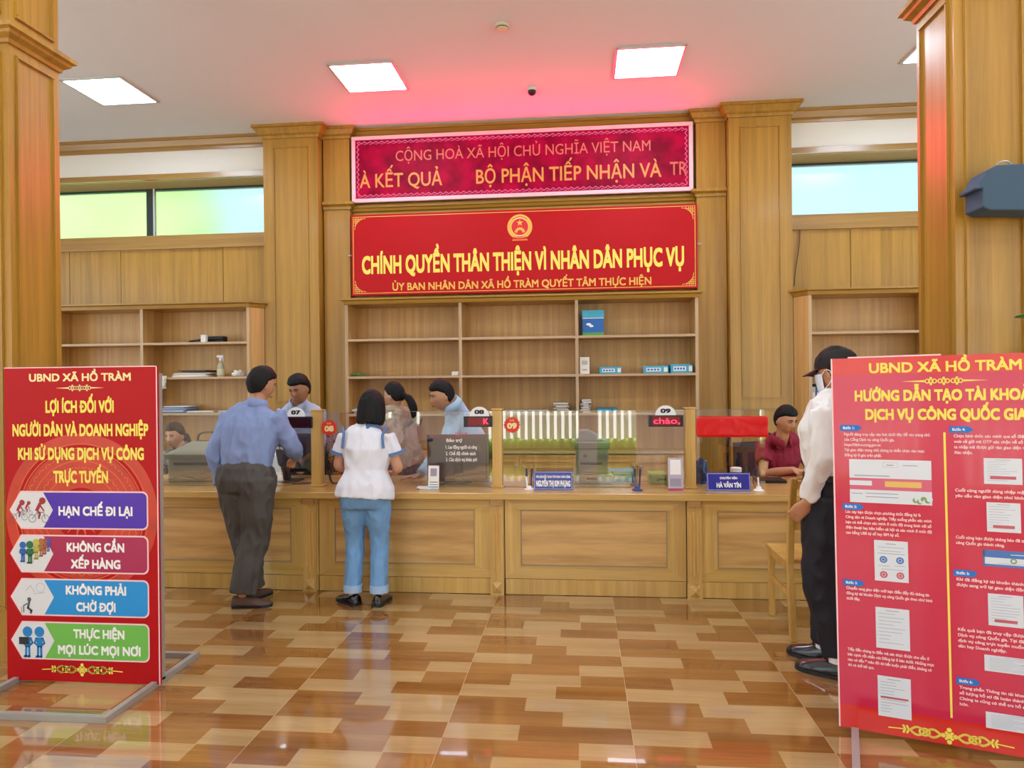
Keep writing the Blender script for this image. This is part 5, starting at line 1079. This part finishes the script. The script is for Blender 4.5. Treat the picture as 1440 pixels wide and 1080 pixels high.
def person(loc, rz, J, label, skin=SKIN, fem=False, head=(0, 0, 0), hs=1., wd=1., shirt=None, trousers=None, hem=None, sleeves='long', hair='short', collar=True, hands=None, shoes=None, voxel=.006, legs=True, sh_noise=.006, tr_noise=.007, girth=1., loose=1., untuck=False):
    """J: joints in the figure's own frame (x right hand, y forward, z up), metres"""
    R4 = Matrix.Translation(loc) @ Matrix.Rotation(math.radians(rz), 4, 'Z'); T_ = lambda v: R4 @ Vector(v); R3 = R4.to_3x3()
    j = {k: (T_(v) if not isinstance(v, list) else v) for k, v in J.items()}
    X = (R3 @ Vector((1, 0, 0))); body = MB(); hp = j['head']; HR = R3 @ rotm(*head)
    sv = (j['shR']-j['shL']).normalized(); hv = (j['hipR']-j['hipL']).normalized()
    pel, wai, che, nec = j['pelvis'], j['waist'], j['chest'], j['neck']
    shm = (j['shR']+j['shL'])/2; sw = (j['shR']-j['shL']).length/2
    def torso(mb, g, hem_z=None, top=True, flare=1.0, gl=None):
        gl = g if gl is None else gl
        up = (nec-pel).normalized(); rg = []
        low = pel-up*.06 if hem_z is None else pel+up*hem_z
        sp = [(low, hv, (.158+.012*fem)*wd*girth*flare, .112*girth*flare), (pel+up*.02, hv, (.160+.012*fem)*wd*girth, .115*girth), (wai, (hv+sv), (.146-.016*fem)*wd*girth, .105*girth), (wai*.5+che*.5, sv+hv*.3, .153*wd*girth, .11*girth), (che, sv, max(.165*wd, sw*.90)*girth**.5, .118*girth**.5), (che*.45+shm*.55, sv, sw*.97, .100), (shm+up*.005, sv, sw*.92, .076), (shm*.72+nec*.28+up*.01, sv, sw*.66, .062), (shm*.35+nec*.65+up*.004, sv, .076, .058), (nec+up*.0, sv, .058, .054)]
        pts = [s_[0] for s_ in sp]
        for i, (c, a, rx, ry) in enumerate(sp):
            tn = (pts[min(i+1, len(pts)-1)]-pts[max(i-1, 0)]).normalized(); a = (a-tn*a.dot(tn)).normalized(); f_ = tn.cross(a).normalized()
            gg = gl if i < 2 else g; rg.append(ell(c, a*(rx+gg), f_*(ry+gg), 32, 2.35 if i < 7 else 2.1))
        mb.loft(rg)
    shj = lambda sd: j['sh'+sd]+(shm-j['sh'+sd])*.10-(nec-che).normalized()*.022
    torso(body, -.017)
    body.tube([nec-(nec-che).normalized()*.05, nec+(hp-nec)*.25, hp+HR @ Vector((0, -.012, -.06*hs))], [.058, .050-.006*fem, .050*hs-.006*fem], n=18, sub=4, round_=True)
    hv_, hf_ = head_pts(fem); hm = MB().add([hp+HR @ (v*hs) for v in hv_], hf_); body.add(hm.v, hm.f)
    for s in (-1, 1): body.ball(hp+HR @ Vector((s*.074*hs, -.008*hs, -.008*hs)), .010*hs, .020*hs, .031*hs, n=8, R=HR @ Matrix.Rotation(math.radians(-12), 3, 'X'))
    ar = (.028, .040, .039, .034, .026) if not fem else (.024, .035, .034, .030, .023)
    def limb(mb, pts, rs, sub=5): mb.tube(pts, rs, n=18, sub=sub, round_=True)
    for sd, e in (('L', -1), ('R', 1)):
        if 'el'+sd not in j: continue
        s_, e_, w_ = shj(sd), j['el'+sd], j['wr'+sd]
        limb(body, [s_, s_*.5+e_*.5, e_, e_*.55+w_*.45, w_], ar)
        hd = hands.get(sd) if hands else None
        d = (w_-e_).normalized()
        if hd: hand(body, w_, R3 @ Vector(hd[0]), R3 @ Vector(hd[1]), hd[2], hd[3], .98 if not fem else .90)
        else: hand(body, w_, d, X*(-e), 1 if e < 0 else -1, .55, .98 if not fem else .90)
    if legs:
        for sd in 'LR':
            h_, k_, a_ = j['hip'+sd], j['kn'+sd], j['an'+sd]; limb(body, [h_, h_*.5+k_*.5, k_, k_*.6+a_*.4, a_], (.082, .070, .054, .050, .036))
    o = obj('person', None, skin, label=label, cat='person', smooth=True, me=remeshed(body, voxel, 3))
    def cloth(name, mb, m_, amp, sc, v=.008, sm=5, dirz=.45):
        me = remeshed(mb, v, sm); nr = [Vector(q.vector) for q in me.vertex_normals]; off = random.random()*50
        for vtx, n_ in zip(me.vertices, nr):
            q = vtx.co; p_ = Vector((q.x*sc, q.y*sc, q.z*sc*dirz+off)); a = noise.noise(p_+Vector((noise.noise(p_*.7)*1.6, 0, noise.noise(p_*.5)*2))); b = 1-abs(noise.noise(p_*1.9+Vector((7, 3, 1))))*2
            vtx.co = q+n_*amp*1.7*(a*.9+b*.7-.35)
        me.update(); return obj(name, None, m_, o, smooth=True, me=me)
    if trousers:
        mt = MB(); up = (nec-pel).normalized(); f_ = up.cross(hv).normalized()*-1
        wz = trousers.get('waist', .09); fit = trousers.get('fit', .016)
        mt.loft([ell(pel+up*wz, hv*(.150*wd*girth+.012), f_*(.108*girth+.012), 28, 2.3), ell(pel+up*.03, hv*(.162*wd*girth+.016), f_*(.120*girth+.014), 28, 2.3), ell(pel-up*.05, hv*(.164*wd*girth+.012), f_*(.116*girth+.012), 28, 2.4), ell(pel-up*.13, hv*(.150*wd*girth+.006), f_*(.090*girth), 28, 2.4)])
        for sd in 'LR':
            h_, k_, a_ = j['hip'+sd], j['kn'+sd], j['an'+sd]; kn, an = trousers.get('knee', .078), trousers.get('hem', .074)
            e_ = a_+(a_-k_).normalized()*.0; mt.tube([h_+Vector((0, 0, .02)), h_*.55+k_*.45, k_, k_*.5+a_*.5, e_], [.096+fit*girth, .084+fit, kn, (kn+an)/2, an], n=20, sub=6)
        cloth('trousers', mt, trousers['mat'], tr_noise, trousers.get('sc', 9))
    if shirt:
        ms = MB(); torso(ms, .012*loose, hem, flare=1.02, gl=.031 if untuck else -.012)
        for sd, e in (('L', -1), ('R', 1)):
            if 'el'+sd not in j: continue
            s_, e_, w_ = shj(sd), j['el'+sd], j['wr'+sd]
            if sleeves == 'long': ms.tube([s_-(e_-s_)*.06, s_*.5+e_*.5, e_, e_*.5+w_*.5, w_-(w_-e_).normalized()*.012], [.061*loose, .058*loose, .052*loose, .046*loose, .040], n=18, sub=5)
            elif sleeves == 'short': q = e_*.62+s_*.38; ms.tube([s_-(e_-s_)*.06, s_*.6+q*.4, q], [.060*loose, .060*loose, .064*loose], n=18, sub=4)
        sh = cloth('shirt', ms, shirt, sh_noise, 10)
        if collar:
            cm = MB(); up = ((hp-nec).normalized()*.45+(nec-che).normalized()*.55+Vector((0, 0, .25))).normalized(); a = (sv-up*sv.dot(up)).normalized(); f_ = up.cross(a); col = collar if not isinstance(collar, bool) else shirt
            q = nec-up*.012; fr = R3 @ Vector((0, 1, 0)); fr = (fr-up*fr.dot(up)).normalized(); lat = fr.cross(up)
            rg = []
            for i in range(25):
                an_ = math.radians(-160+i*320/24)-math.pi/2; c, s = math.cos(an_), math.sin(an_); drop = max(0, s)**2
                rr = q+lat*c*.066+fr*s*.066; dn = q+lat*c*.084+fr*s*(.084+.02*drop)-up*(.026+.03*drop); rg.append((rr+up*.034-up*.02*drop, dn))
            cm.add([p_ for pr_ in rg for p_ in pr_], [(2*i, 2*i+2, 2*i+3, 2*i+1) for i in range(len(rg)-1)])
            k_ = obj('collar', cm, col, o, smooth=True); sm_ = k_.modifiers.new('t', 'SOLIDIFY'); sm_.thickness = .006; sm_.offset = 0
    # face
    for s in (-1, 1):
        c = hp+HR @ Vector((s*.031*hs, .0775*hs, .006*hs)); e_ = obj('eye', MB().ball(c, .0125*hs, .0070*hs, .0048*hs, n=8, R=HR), EYEW, o, smooth=True)
        obj('iris', MB().ball(c+HR @ Vector((0, .0045*hs, 0)), .0052*hs, .003*hs, .0048*hs, n=6, R=HR), EYED, e_, smooth=True)
        obj('upper_lid', MB().tube([c+HR @ Vector((q*hs, y_*hs, z_*hs)) for q, y_, z_ in ((-.014, .001, 0), (-.006, .0065, .005), (.006, .0065, .005), (.014, .001, 0))], .0022*hs, n=6, sub=3), BROWS, e_, smooth=True)
        obj('eyebrow', MB().tube([hp+HR @ Vector((s*x_*hs, y_*hs, z_*hs)) for x_, y_, z_ in ((.013, .090, .023), (.030, .088, .028), (.048, .074, .024))], [.0032*hs, .0042*hs, .002*hs], n=6, sub=3), BROWS, o, smooth=True)
    obj('lips', MB().tube([hp+HR @ Vector((x_*hs, y_*hs, z_*hs)) for x_, y_, z_ in ((-.021, .0825, -.066), (-.008, .0915, -.0645), (0, .0925, -.0652), (.008, .0915, -.0645), (.021, .0825, -.066))], [.002*hs, .0052*hs, .0055*hs, .0052*hs, .002*hs], n=8, sub=3), LIPS, o, smooth=True)
    # hair: a shell grown from the skull
    if hair:
        hv2 = []; style = hair
        for v in hv_:
            n_ = Vector((v.x/.076, v.y/.096, v.z/.114)).normalized(); z, y, x = v.z, v.y, abs(v.x)
            if style in ('short', 'crop'):
                if y > .045: lim = .050
                elif y > .0: lim = .050-(.045-y)/.045*.028
                elif y > -.03: lim = .022-(-y)/.03*.085
                else: lim = -.063-(-.03-y)*.5
            elif style == 'bob': lim = .045 if y > .055 else (.045-(.055-y)*2.6)
            else: lim = .055 if y > .05 else (.055-(.05-y)*1.3); lim = max(lim, -.06)
            m_ = max(0., min(1., (z-lim)/.012)); th = {'short': .021, 'crop': .015, 'bob': .022, 'tail': .014}[style]*(.75+.5*max(0, z/.114))
            q = v+n_*(th*m_-.010*(1-m_)); q += n_*m_*(.003*noise.noise(Vector((v.x*70, v.y*30, v.z*30)))+.003*noise.noise(v*35)); hv2.append(hp+HR @ (q*hs))
        mbh = MB().add(hv2, hf_)
        L3 = lambda x_, y_, z_: hp+HR @ (Vector((x_, y_, z_))*hs)
        if style == 'bob':
            rgs = []
            for z_, rx, ry, yc in ((.05, .088, .106, -.008), (.01, .094, .106, -.012), (-.04, .098, .098, -.018), (-.085, .097, .088, -.024), (-.110, .088, .076, -.03), (-.116, .060, .05, -.03)):
                r = []
                for i in range(40):
                    q = math.radians(150)+math.radians(240)*i/39; c, s = math.cos(q), math.sin(q); f_ = 1+.02*math.sin(i*2.7)+.012*math.sin(i*5.3); r.append(L3(rx*c*f_, yc+ry*s*f_, z_-.006*math.sin(i*1.9)))
                r += [L3(rx*math.cos(math.radians(150)+math.radians(240)*i/11)*.72, yc+ry*.72*math.sin(math.radians(150)+math.radians(240)*i/11), z_) for i in range(11, -1, -1)]
                rgs.append(r)
            mbh.loft(rgs)
        if style == 'tail':
            mbh.ball(L3(0, -.100, -.012), .030*hs, n=8)
            mbh.tube([L3(0, -.095, -.01), L3(.006, -.145, -.045), L3(.012, -.170, -.12), L3(.012, -.175, -.20), L3(.008, -.165, -.26)], [.02, .034, .038, .030, .006], n=14, sub=5)
        if style == 'bun': pass
        obj('hair', mbh, HAIR, o, smooth=True)
    # shoes
    if shoes:
        for sd in 'LR':
            if 'an'+sd not in j: continue
            a_ = j['an'+sd]; d = R3 @ Vector(shoes['dir'][sd]); d.z = 0; d.normalize(); t = Vector((0, 0, 1)).cross(d); lift = shoes.get('lift', {}).get(sd, 0.); L_ = shoes.get('len', .265); z0 = .0008+lift; B = Vector((a_.x, a_.y, 0))
            rg = []; so = []
            for q, w_, h_ in ((-.27, .022, .050), (-.24, .033, .075), (-.12, .038, .082), (.0, .038, .084), (.14, .040, .070), (.32, .046, .054), (.5, .049, .044), (.62, .042, .036), (.70, .026, .028), (.735, .012, .022)):
                c = B+d*(q*L_)
                ring_ = [c+t*(w_*math.cos(u))+Vector((0, 0, z0+.018+max(0, math.sin(u))*(h_*shoes.get('hgt', 1.)-.018)-.004*(math.sin(u) < 0))) for u in [2*math.pi*i/18 for i in range(18)]]
                rg.append(ring_); so.append([c+t*(w_+.004)*s_+Vector((0, 0, z_)) for s_, z_ in ((-1, z0), (1, z0), (1, z0+.0185), (-1, z0+.0185))])
            s_ = obj('shoe', MB().loft(rg), shoes['mat'], o, smooth=True); obj('sole', MB().loft(so), shoes.get('sole', BLACK), s_)
            if shoes.get('laces'): obj('laces', MB().tube([B+d*L_*.12+t*.02+Vector((0, 0, z0+.10)), B+d*L_*.16-t*.02+Vector((0, 0, z0+.098)), B+d*L_*.20+t*.02+Vector((0, 0, z0+.092)), B+d*L_*.24-t*.02+Vector((0, 0, z0+.086)), B+d*L_*.12+Vector((0, 0, z0+.11)), B+d*L_*.16+t*.035+Vector((0, 0, z0+.075))], .003, n=6, sub=4), BLACK, s_)
    pr = P(); pr.o = o; pr.T = T_; pr.R3 = R3; pr.HR = HR; pr.hp = hp; pr.hs = hs; pr.j = j; return pr
BLUESH = mat('shirt_blue', '8193bd', .8, var=.04, vscale=120); PALESH = mat('shirt_pale_blue', 'a9b6cf', .8, var=.04, vscale=90); SKYSH = mat('shirt_sky', 'aecde6', .8, var=.03, vscale=90)
BEIGE = mat('shirt_beige', 'b8a58c', .85, var=.05, vscale=60); POLO = mat('polo_white', 'dedfe8', .85, var=.02, vscale=60); WHT = mat('shirt_white', 'e4e2de', .8, var=.02, vscale=60); WINE = mat('polo_wine', '8c1030', .8, var=.08, vscale=60)
GREYTR = mat('trousers_grey', '4c4844', .75, var=.08, vscale=60); DARKTR = mat('trousers_navy', '12121e', .7, var=.1, vscale=60); JEANS = mat('jeans_blue', '6f9cca', .85, var=.16, vscale=14); TRIMB = mat('polo_trim', '5a78a8', .8)
LEATH = mat('black_leather', '0d0d0f', .22, coat=.6); BROWNS = mat('brown_suede', '5a4032', .6, var=.15, vscale=40)
PRINT = mat('printed_blouse', '8a8478', .8); blotch(PRINT, [(0, '2a2a2c'), (.44, '8e867c'), (.52, '3a3434'), (.58, 'b9b0a4'), (.66, '5a4a42')], 34)

# man in grey trousers, back to us, at window 07
c = fl(349, 852); c = Vector((c.x-.02, 4.56, 0))
person(c, -8, dict(pelvis=(.0, .02, .885), waist=(0, .04, 1.02), chest=(0, .085, 1.19), neck=(.015, .135, 1.375), head=(.025, .175, 1.50), shL=(-.185, .09, 1.30), shR=(.19, .12, 1.30), elL=(-.245, .03, 1.04), wrL=(-.225, .05, .80), elR=(.25, .20, 1.06), wrR=(.13, .44, .96),
    hipL=(-.085, .02, .86), hipR=(.088, .02, .86), knL=(-.06, .08, .46), knR=(.06, .03, .47), anL=(-.03, .12, .09), anR=(.00, -.03, .095)), 'man in blue long-sleeved shirt and grey trousers standing at window 07', SKIN, head=(-24, 14, 0), hair='short', hem=-.02, shirt=BLUESH, loose=1.12, girth=1.10, wd=1.04,
    trousers=dict(mat=GREYTR, knee=.092, hem=.084, fit=.032, waist=.07), hands={'R': ((-.6, .5, -.3), (0, 0, -1), -1, .5)}, shoes=dict(mat=BROWNS, sole=BLACK, dir={'L': (.1, 1, 0), 'R': (.95, .35, 0)}), tr_noise=.010, sh_noise=.008)
# woman in white polo and jeans
c = Vector((fl(517, 847).x, 4.66, 0))
wp = person(c, 0, dict(pelvis=(0, 0, .775), waist=(.005, .015, .91), chest=(.01, .035, 1.05), neck=(.02, .06, 1.215), head=(.025, .085, 1.325), shL=(-.150, .035, 1.155), shR=(.160, .035, 1.155), elL=(-.205, .05, .94), wrL=(-.13, .26, .85), elR=(.215, .05, .93), wrR=(.14, .25, .86),
    hipL=(-.080, 0, .75), hipR=(.080, 0, .75), knL=(-.085, .03, .43), knR=(.085, .03, .43), anL=(-.088, -.02, .085), anR=(.095, -.02, .085)), 'woman in white polo with blue trim and light jeans standing at window 08', SKINF, fem=True, head=(6, 14, 0), hs=1.0, hair='bob', hem=-.055, untuck=True, shirt=POLO, sleeves='short', collar=TRIMB, loose=1.08, girth=.98,
    trousers=dict(mat=JEANS, knee=.064, hem=.058, fit=.004, waist=.0, sc=14), hands={'L': ((.7, .7, 0), (0, 0, -1), 1, .6), 'R': ((-.7, .7, 0), (0, 0, -1), -1, .6)}, shoes=dict(mat=LEATH, dir={'L': (-.55, .45, 0), 'R': (.05, 1, 0)}, len=.235), tr_noise=.004, sh_noise=.005)
for sd in 'LR':
    s_, e_ = wp.j['sh'+sd], wp.j['el'+sd]; q = e_*.62+s_*.38; d = (e_-s_).normalized()
    obj('sleeve_trim', MB().tube([q-d*.018, q+d*.004], .074, n=24), TRIMB, wp.o, smooth=True)
    obj('shoulder_trim', MB().tube([s_+Vector((0, -.045, .05)), s_+Vector((.02 if sd == 'L' else -.02, -.088, .0)), s_+Vector((.012 if sd == 'L' else -.012, -.098, -.09))], .009, n=8, sub=4), TRIMB, wp.o, smooth=True)
for sd in 'LR':
    a_ = wp.j['an'+sd]; obj('jeans_cuff', MB().tube([a_+Vector((0, 0, .0)), a_+Vector((0, .003, .05))], .064, n=22), mat('cuff_blue', '9fbcdc', .85), wp.o, smooth=True)
# standing staff man behind plate 07
h_ = at(421, 547, 5.75); c = Vector((h_.x-.06, 6.0, 0))
person(c, 180, dict(pelvis=(0, -.04, .90), waist=(0, .0, 1.03), chest=(-.02, .08, 1.19), neck=(-.02, .19, 1.35), head=(h_.x*-1+c.x, .25, h_.z), shL=(-.19, .12, 1.275), shR=(.165, .12, 1.275), elL=(-.21, .18, 1.0), wrL=(-.14, .32, .80), elR=(.24, .18, 1.0), wrR=(.18, .36, .80),
    hipL=(-.085, -.04, .87), hipR=(.085, -.04, .87), knL=(-.09, .02, .47), knR=(.09, .02, .47), anL=(-.09, -.03, .08), anR=(.09, -.03, .08)), 'man in pale blue shirt behind the glass under plate 07, looking down', SKIND, head=(-14, 20, 3), shirt=PALESH, hem=-.02, trousers=dict(mat=DARKTR), hands={'L': ((0, .9, -.1), (0, 0, -1), 1, .2), 'R': ((0, .9, -.1), (0, 0, -1), -1, .2)}, shoes=dict(mat=LEATH, dir={'L': (0, 1, 0), 'R': (0, 1, 0)}))
# woman with a ponytail
h_ = at(549, 557, 6.0); c = Vector((at(566, 640, 6.12).x, 6.12, 0)); dy = c.x-h_.x
person(c, 82, dict(pelvis=(0, -.02, .86), waist=(0, .0, 1.0), chest=(0, .035, 1.14), neck=(-.02, .085, 1.295), head=(-.03, dy-.01, h_.z), shL=(-.165, .04, 1.235), shR=(.165, .06, 1.235), elL=(-.20, -.05, .99), wrL=(-.17, .10, .80), elR=(.2, .10, .99), wrR=(.15, .28, .80),
    hipL=(-.085, -.02, .83), hipR=(.085, -.02, .83), knL=(-.09, .02, .46), knR=(.09, .02, .46), anL=(-.09, -.03, .08), anR=(.09, -.03, .08)), 'woman with black ponytail and beige blouse turned left behind the glass', SKINF, fem=True, head=(-10, 8, 0), hair='tail', shirt=BEIGE, hem=-.10, untuck=True, loose=1.1, trousers=dict(mat=DARKTR), shoes=dict(mat=LEATH, dir={'L': (0, 1, 0), 'R': (0, 1, 0)}, len=.23), sh_noise=.009)
# staff man leaning on the counter by plate 08
h_ = at(621, 557, 5.62); c = Vector((at(648, 620, 5.85).x, 5.98, 0)); Rm = Matrix.Rotation(math.radians(-112), 3, 'Z'); hl = Rm @ (h_-c); wl = Rm @ (at(590, 662, 5.40)-c)
person(c, 112, dict(pelvis=(0, -.14, .88), waist=(0, -.07, 1.01), chest=(.0, .03, 1.15), neck=(hl.x-.01, hl.y-.075, 1.345), head=(hl.x, hl.y, h_.z), shL=(-.175, .10, 1.265), shR=(.195, .03, 1.255), elL=(-.225, .20, 1.0), wrL=(wl.x, wl.y, ZT+.052), elR=(.25, .08, .98), wrR=(.2, .26, .80),
    hipL=(-.085, -.14, .85), hipR=(.085, -.14, .85), knL=(-.09, -.04, .47), knR=(.09, -.04, .47), anL=(-.09, -.10, .08), anR=(.09, -.10, .08)), 'man in light blue shirt leaning with one hand on the counter by plate 08', SKIN, head=(8, 12, 0), shirt=SKYSH, hem=-.02, loose=1.1, girth=1.05, trousers=dict(mat=DARKTR), hands={'L': ((-.1, 1, -.08), (0, 0, -1), 1, .15)}, shoes=dict(mat=LEATH, dir={'L': (0, 1, 0), 'R': (0, 1, 0)}))
# seated woman at the left
h_ = at(247, 613, 6.25); c = Vector((h_.x+.02, 6.42, 0))
sit = lambda y, dz: dict(hipL=(-.09, 0, .50+dz), hipR=(.09, 0, .50+dz), knL=(-.11, .40, .50+dz), knR=(.11, .40, .50+dz), anL=(-.11, .38, .085), anR=(.11, .38, .085))
person(c, 158, dict(pelvis=(0, 0, .54), waist=(0, .0, .66), chest=(0, .03, .79), neck=(-.0, .08, .925), head=(.01, .13, h_.z), shL=(-.165, .05, .875), shR=(.165, .05, .875), elL=(-.21, .10, .68), wrL=(-.12, .22, .58), elR=(.21, .12, .70), wrR=(.12, .30, .60), **sit(0, 0)),
    'seated older woman in patterned blouse behind the olive grey printer', SKINF, fem=True, head=(14, 10, 0), hair='tail', shirt=PRINT, hem=-.03, loose=1.1, girth=1.08, trousers=dict(mat=DARKTR), shoes=dict(mat=LEATH, dir={'L': (0, 1, 0), 'R': (0, 1, 0)}, len=.23))
office_chair(c.x, c.y+.06, math.radians(158), 'black office chair under the seated woman in patterned blouse', BLKF, .21)
# seated man in wine red polo
h_ = at(1105, 591, 5.95); c = Vector((h_.x-.03, 6.20, 0)); Rm = Matrix.Rotation(math.radians(155), 3, 'Z'); w1 = Rm @ (at(1116, 668, 5.70)-c); hl = Rm @ (h_-c)
person(c, -155, dict(pelvis=(0, 0, .54), waist=(0, .03, .67), chest=(0, .06, .82), neck=(hl.x, hl.y-.05, 1.02), head=(hl.x, hl.y, h_.z), shL=(-.185, .09, .965), shR=(.185, .07, .965), elL=(-.24, .16, .74), wrL=(-.08, .40, .785), elR=(.25, .18, .735), wrR=(w1.x, w1.y, .79), **sit(0, 0)),
    'seated man in wine red polo shirt at the right end of the counter', SKIN, head=(4, 16, 0), hair='crop', shirt=WINE, sleeves='short', hem=-.02, loose=1.1, trousers=dict(mat=DARKTR), hands={'R': ((-.4, .9, -.1), (0, 0, -1), -1, .5), 'L': ((.4, .9, -.1), (0, 0, -1), 1, .5)}, shoes=dict(mat=LEATH, dir={'L': (0, 1, 0), 'R': (0, 1, 0)}))
office_chair(c.x-.02, c.y+.07, math.radians(-155), 'black framed office chair under the man in wine red', BLKF, .23)
fx = at(482, 640, 6.1).x
office_chair(fx, 6.42, math.radians(4), 'office chair draped with brown floral cloth right of the first glass post', BLKF, .16)
mb = MB(); g_ = 24
for k in range(2):
    vs = []
    for i in range(g_+1):
        for q in range(g_+1):
            u, v = i/g_, q/g_; vs.append((fx-.15+.30*u+.012*math.sin(v*5+u*3), 6.12+(.0 if k == 0 else .012)-.014*math.sin(u*14+v*2)*(1-v*.4), 0.60+.46*v))
    fs = [(i*(g_+1)+q, (i+1)*(g_+1)+q, (i+1)*(g_+1)+q+1, i*(g_+1)+q+1) for i in range(g_) for q in range(g_)]
    mb.add(vs, fs if k == 0 else [f[::-1] for f in fs])
obj('draped_cloth', mb, FLORAL, label='brown and orange floral cloth hanging behind the glass right of the first post', cat='cloth', smooth=True)
# man in white shirt with cap and mask
c = Vector((fl(1168, 945).x+.01, 3.74, 0))
wm = person(c, 62, dict(pelvis=(0, 0, .93), waist=(0, .0, 1.06), chest=(0, .015, 1.24), neck=(.03, -.03, 1.405), head=(.045, -.025, 1.535), shL=(-.19, -.01, 1.355), shR=(.19, .01, 1.355), elL=(-.22, .0, 1.10), wrL=(-.195, .075, .89), elR=(.25, .0, 1.13), wrR=(.215, .03, .86),
    hipL=(-.088, 0, .90), hipR=(.088, 0, .90), knL=(-.085, .03, .48), knR=(.085, .01, .48), anL=(-.07, -.04, .115), anR=(.10, .05, .115)), 'man in white shirt, dark cap and face mask standing beside the right banner', SKIN, head=(-24, 6, 0), hair='short', shirt=WHT, hem=-.0, loose=1.10, trousers=dict(mat=DARKTR, knee=.090, hem=.070, fit=.028, waist=.08), hands={'L': ((.25, .6, -.75), (.9, .1, .2), 1, .4)}, shoes=dict(mat=LEATH, dir={'L': (.15, 1, 0), 'R': (.3, 1, 0)}, len=.285, laces=True, hgt=1.35), sh_noise=.009)
L3 = lambda x_, y_, z_: wm.hp+wm.HR @ Vector((x_, y_, z_))
mbc = MB(); rg = []
for z_, r_ in ((.022, 1.0), (.05, 1.01), (.082, .93), (.108, .72), (.122, .40), (.127, .08)): rg.append([L3(.089*r_*math.cos(q), -.006+.110*r_*math.sin(q), z_) for q in [2*math.pi*i/28 for i in range(28)]])
cap = obj('cap', MB().loft(rg), mat('cap_dark', '17120f', .8, var=.1), wm.o, smooth=True)
mbv = MB(); rg = []
for i in range(15): q = math.radians(25+i*130/14); rg.append((L3(.090*math.cos(q), .100*math.sin(q), .026), L3(.088*math.cos(q), .085+.095*math.sin(q), .006-.012*abs(math.cos(q)))))
mbv.add([p_ for pr_ in rg for p_ in pr_], [(2*i, 2*i+1, 2*i+3, 2*i+2) for i in range(len(rg)-1)])
v_ = obj('visor', mbv, mat('visor_brown', '3a1a14', .7), cap, smooth=True); sm_ = v_.modifiers.new('t', 'SOLIDIFY'); sm_.thickness = .004
mbm = MB(); N_ = 16; vs = []
for i in range(N_+1):
    for k in range(9):
        q = math.radians(10+160*i/N_); z_ = -.004-.092*k/8; rr = 1.0-.10*(k/8)**2; vs.append(L3(.080*rr*math.cos(q), .012+(.098-.012*(k/8))*math.sin(q)+.012*math.exp(-((q-math.pi/2)/.35)**2)*math.exp(-((k-3)/3)**2), z_))
mbm.add(vs, [(i*9+k, (i+1)*9+k, (i+1)*9+k+1, i*9+k+1) for i in range(N_) for k in range(8)])
k_ = obj('face_mask', mbm, mat('mask_white', 'dfe3ea', .8), wm.o, smooth=True); sm_ = k_.modifiers.new('t', 'SOLIDIFY'); sm_.thickness = .002; sm_.offset = 1
obj('ear_loops', MB().tube([L3(-.078, .03, -.012), L3(-.088, .0, .012), L3(-.088, -.028, 0), L3(-.080, -.02, -.045), L3(-.068, .03, -.085)], .0022, n=6, sub=5).tube([L3(.078, .03, -.012), L3(.088, .0, .012), L3(.088, -.028, 0), L3(.080, -.02, -.045), L3(.068, .03, -.085)], .0022, n=6, sub=5), WPR, k_)
for sd in 'LR':
    a_ = wm.j['an'+sd]; obj('sock', MB().tube([a_+Vector((0, 0, -.035)), a_+Vector((0, 0, .03))], .045, n=18), WPR, wm.o, smooth=True)
up = Vector((0, 0, 1)); pl_ = wm.j['pelvis']
obj('belt', MB().loft([ell(pl_+up*z_, wm.R3 @ Vector((.168, 0, 0)), wm.R3 @ Vector((0, .128, 0)), 36, 2.3) for z_ in (.062, .092)]), BLACK, wm.o, smooth=True)
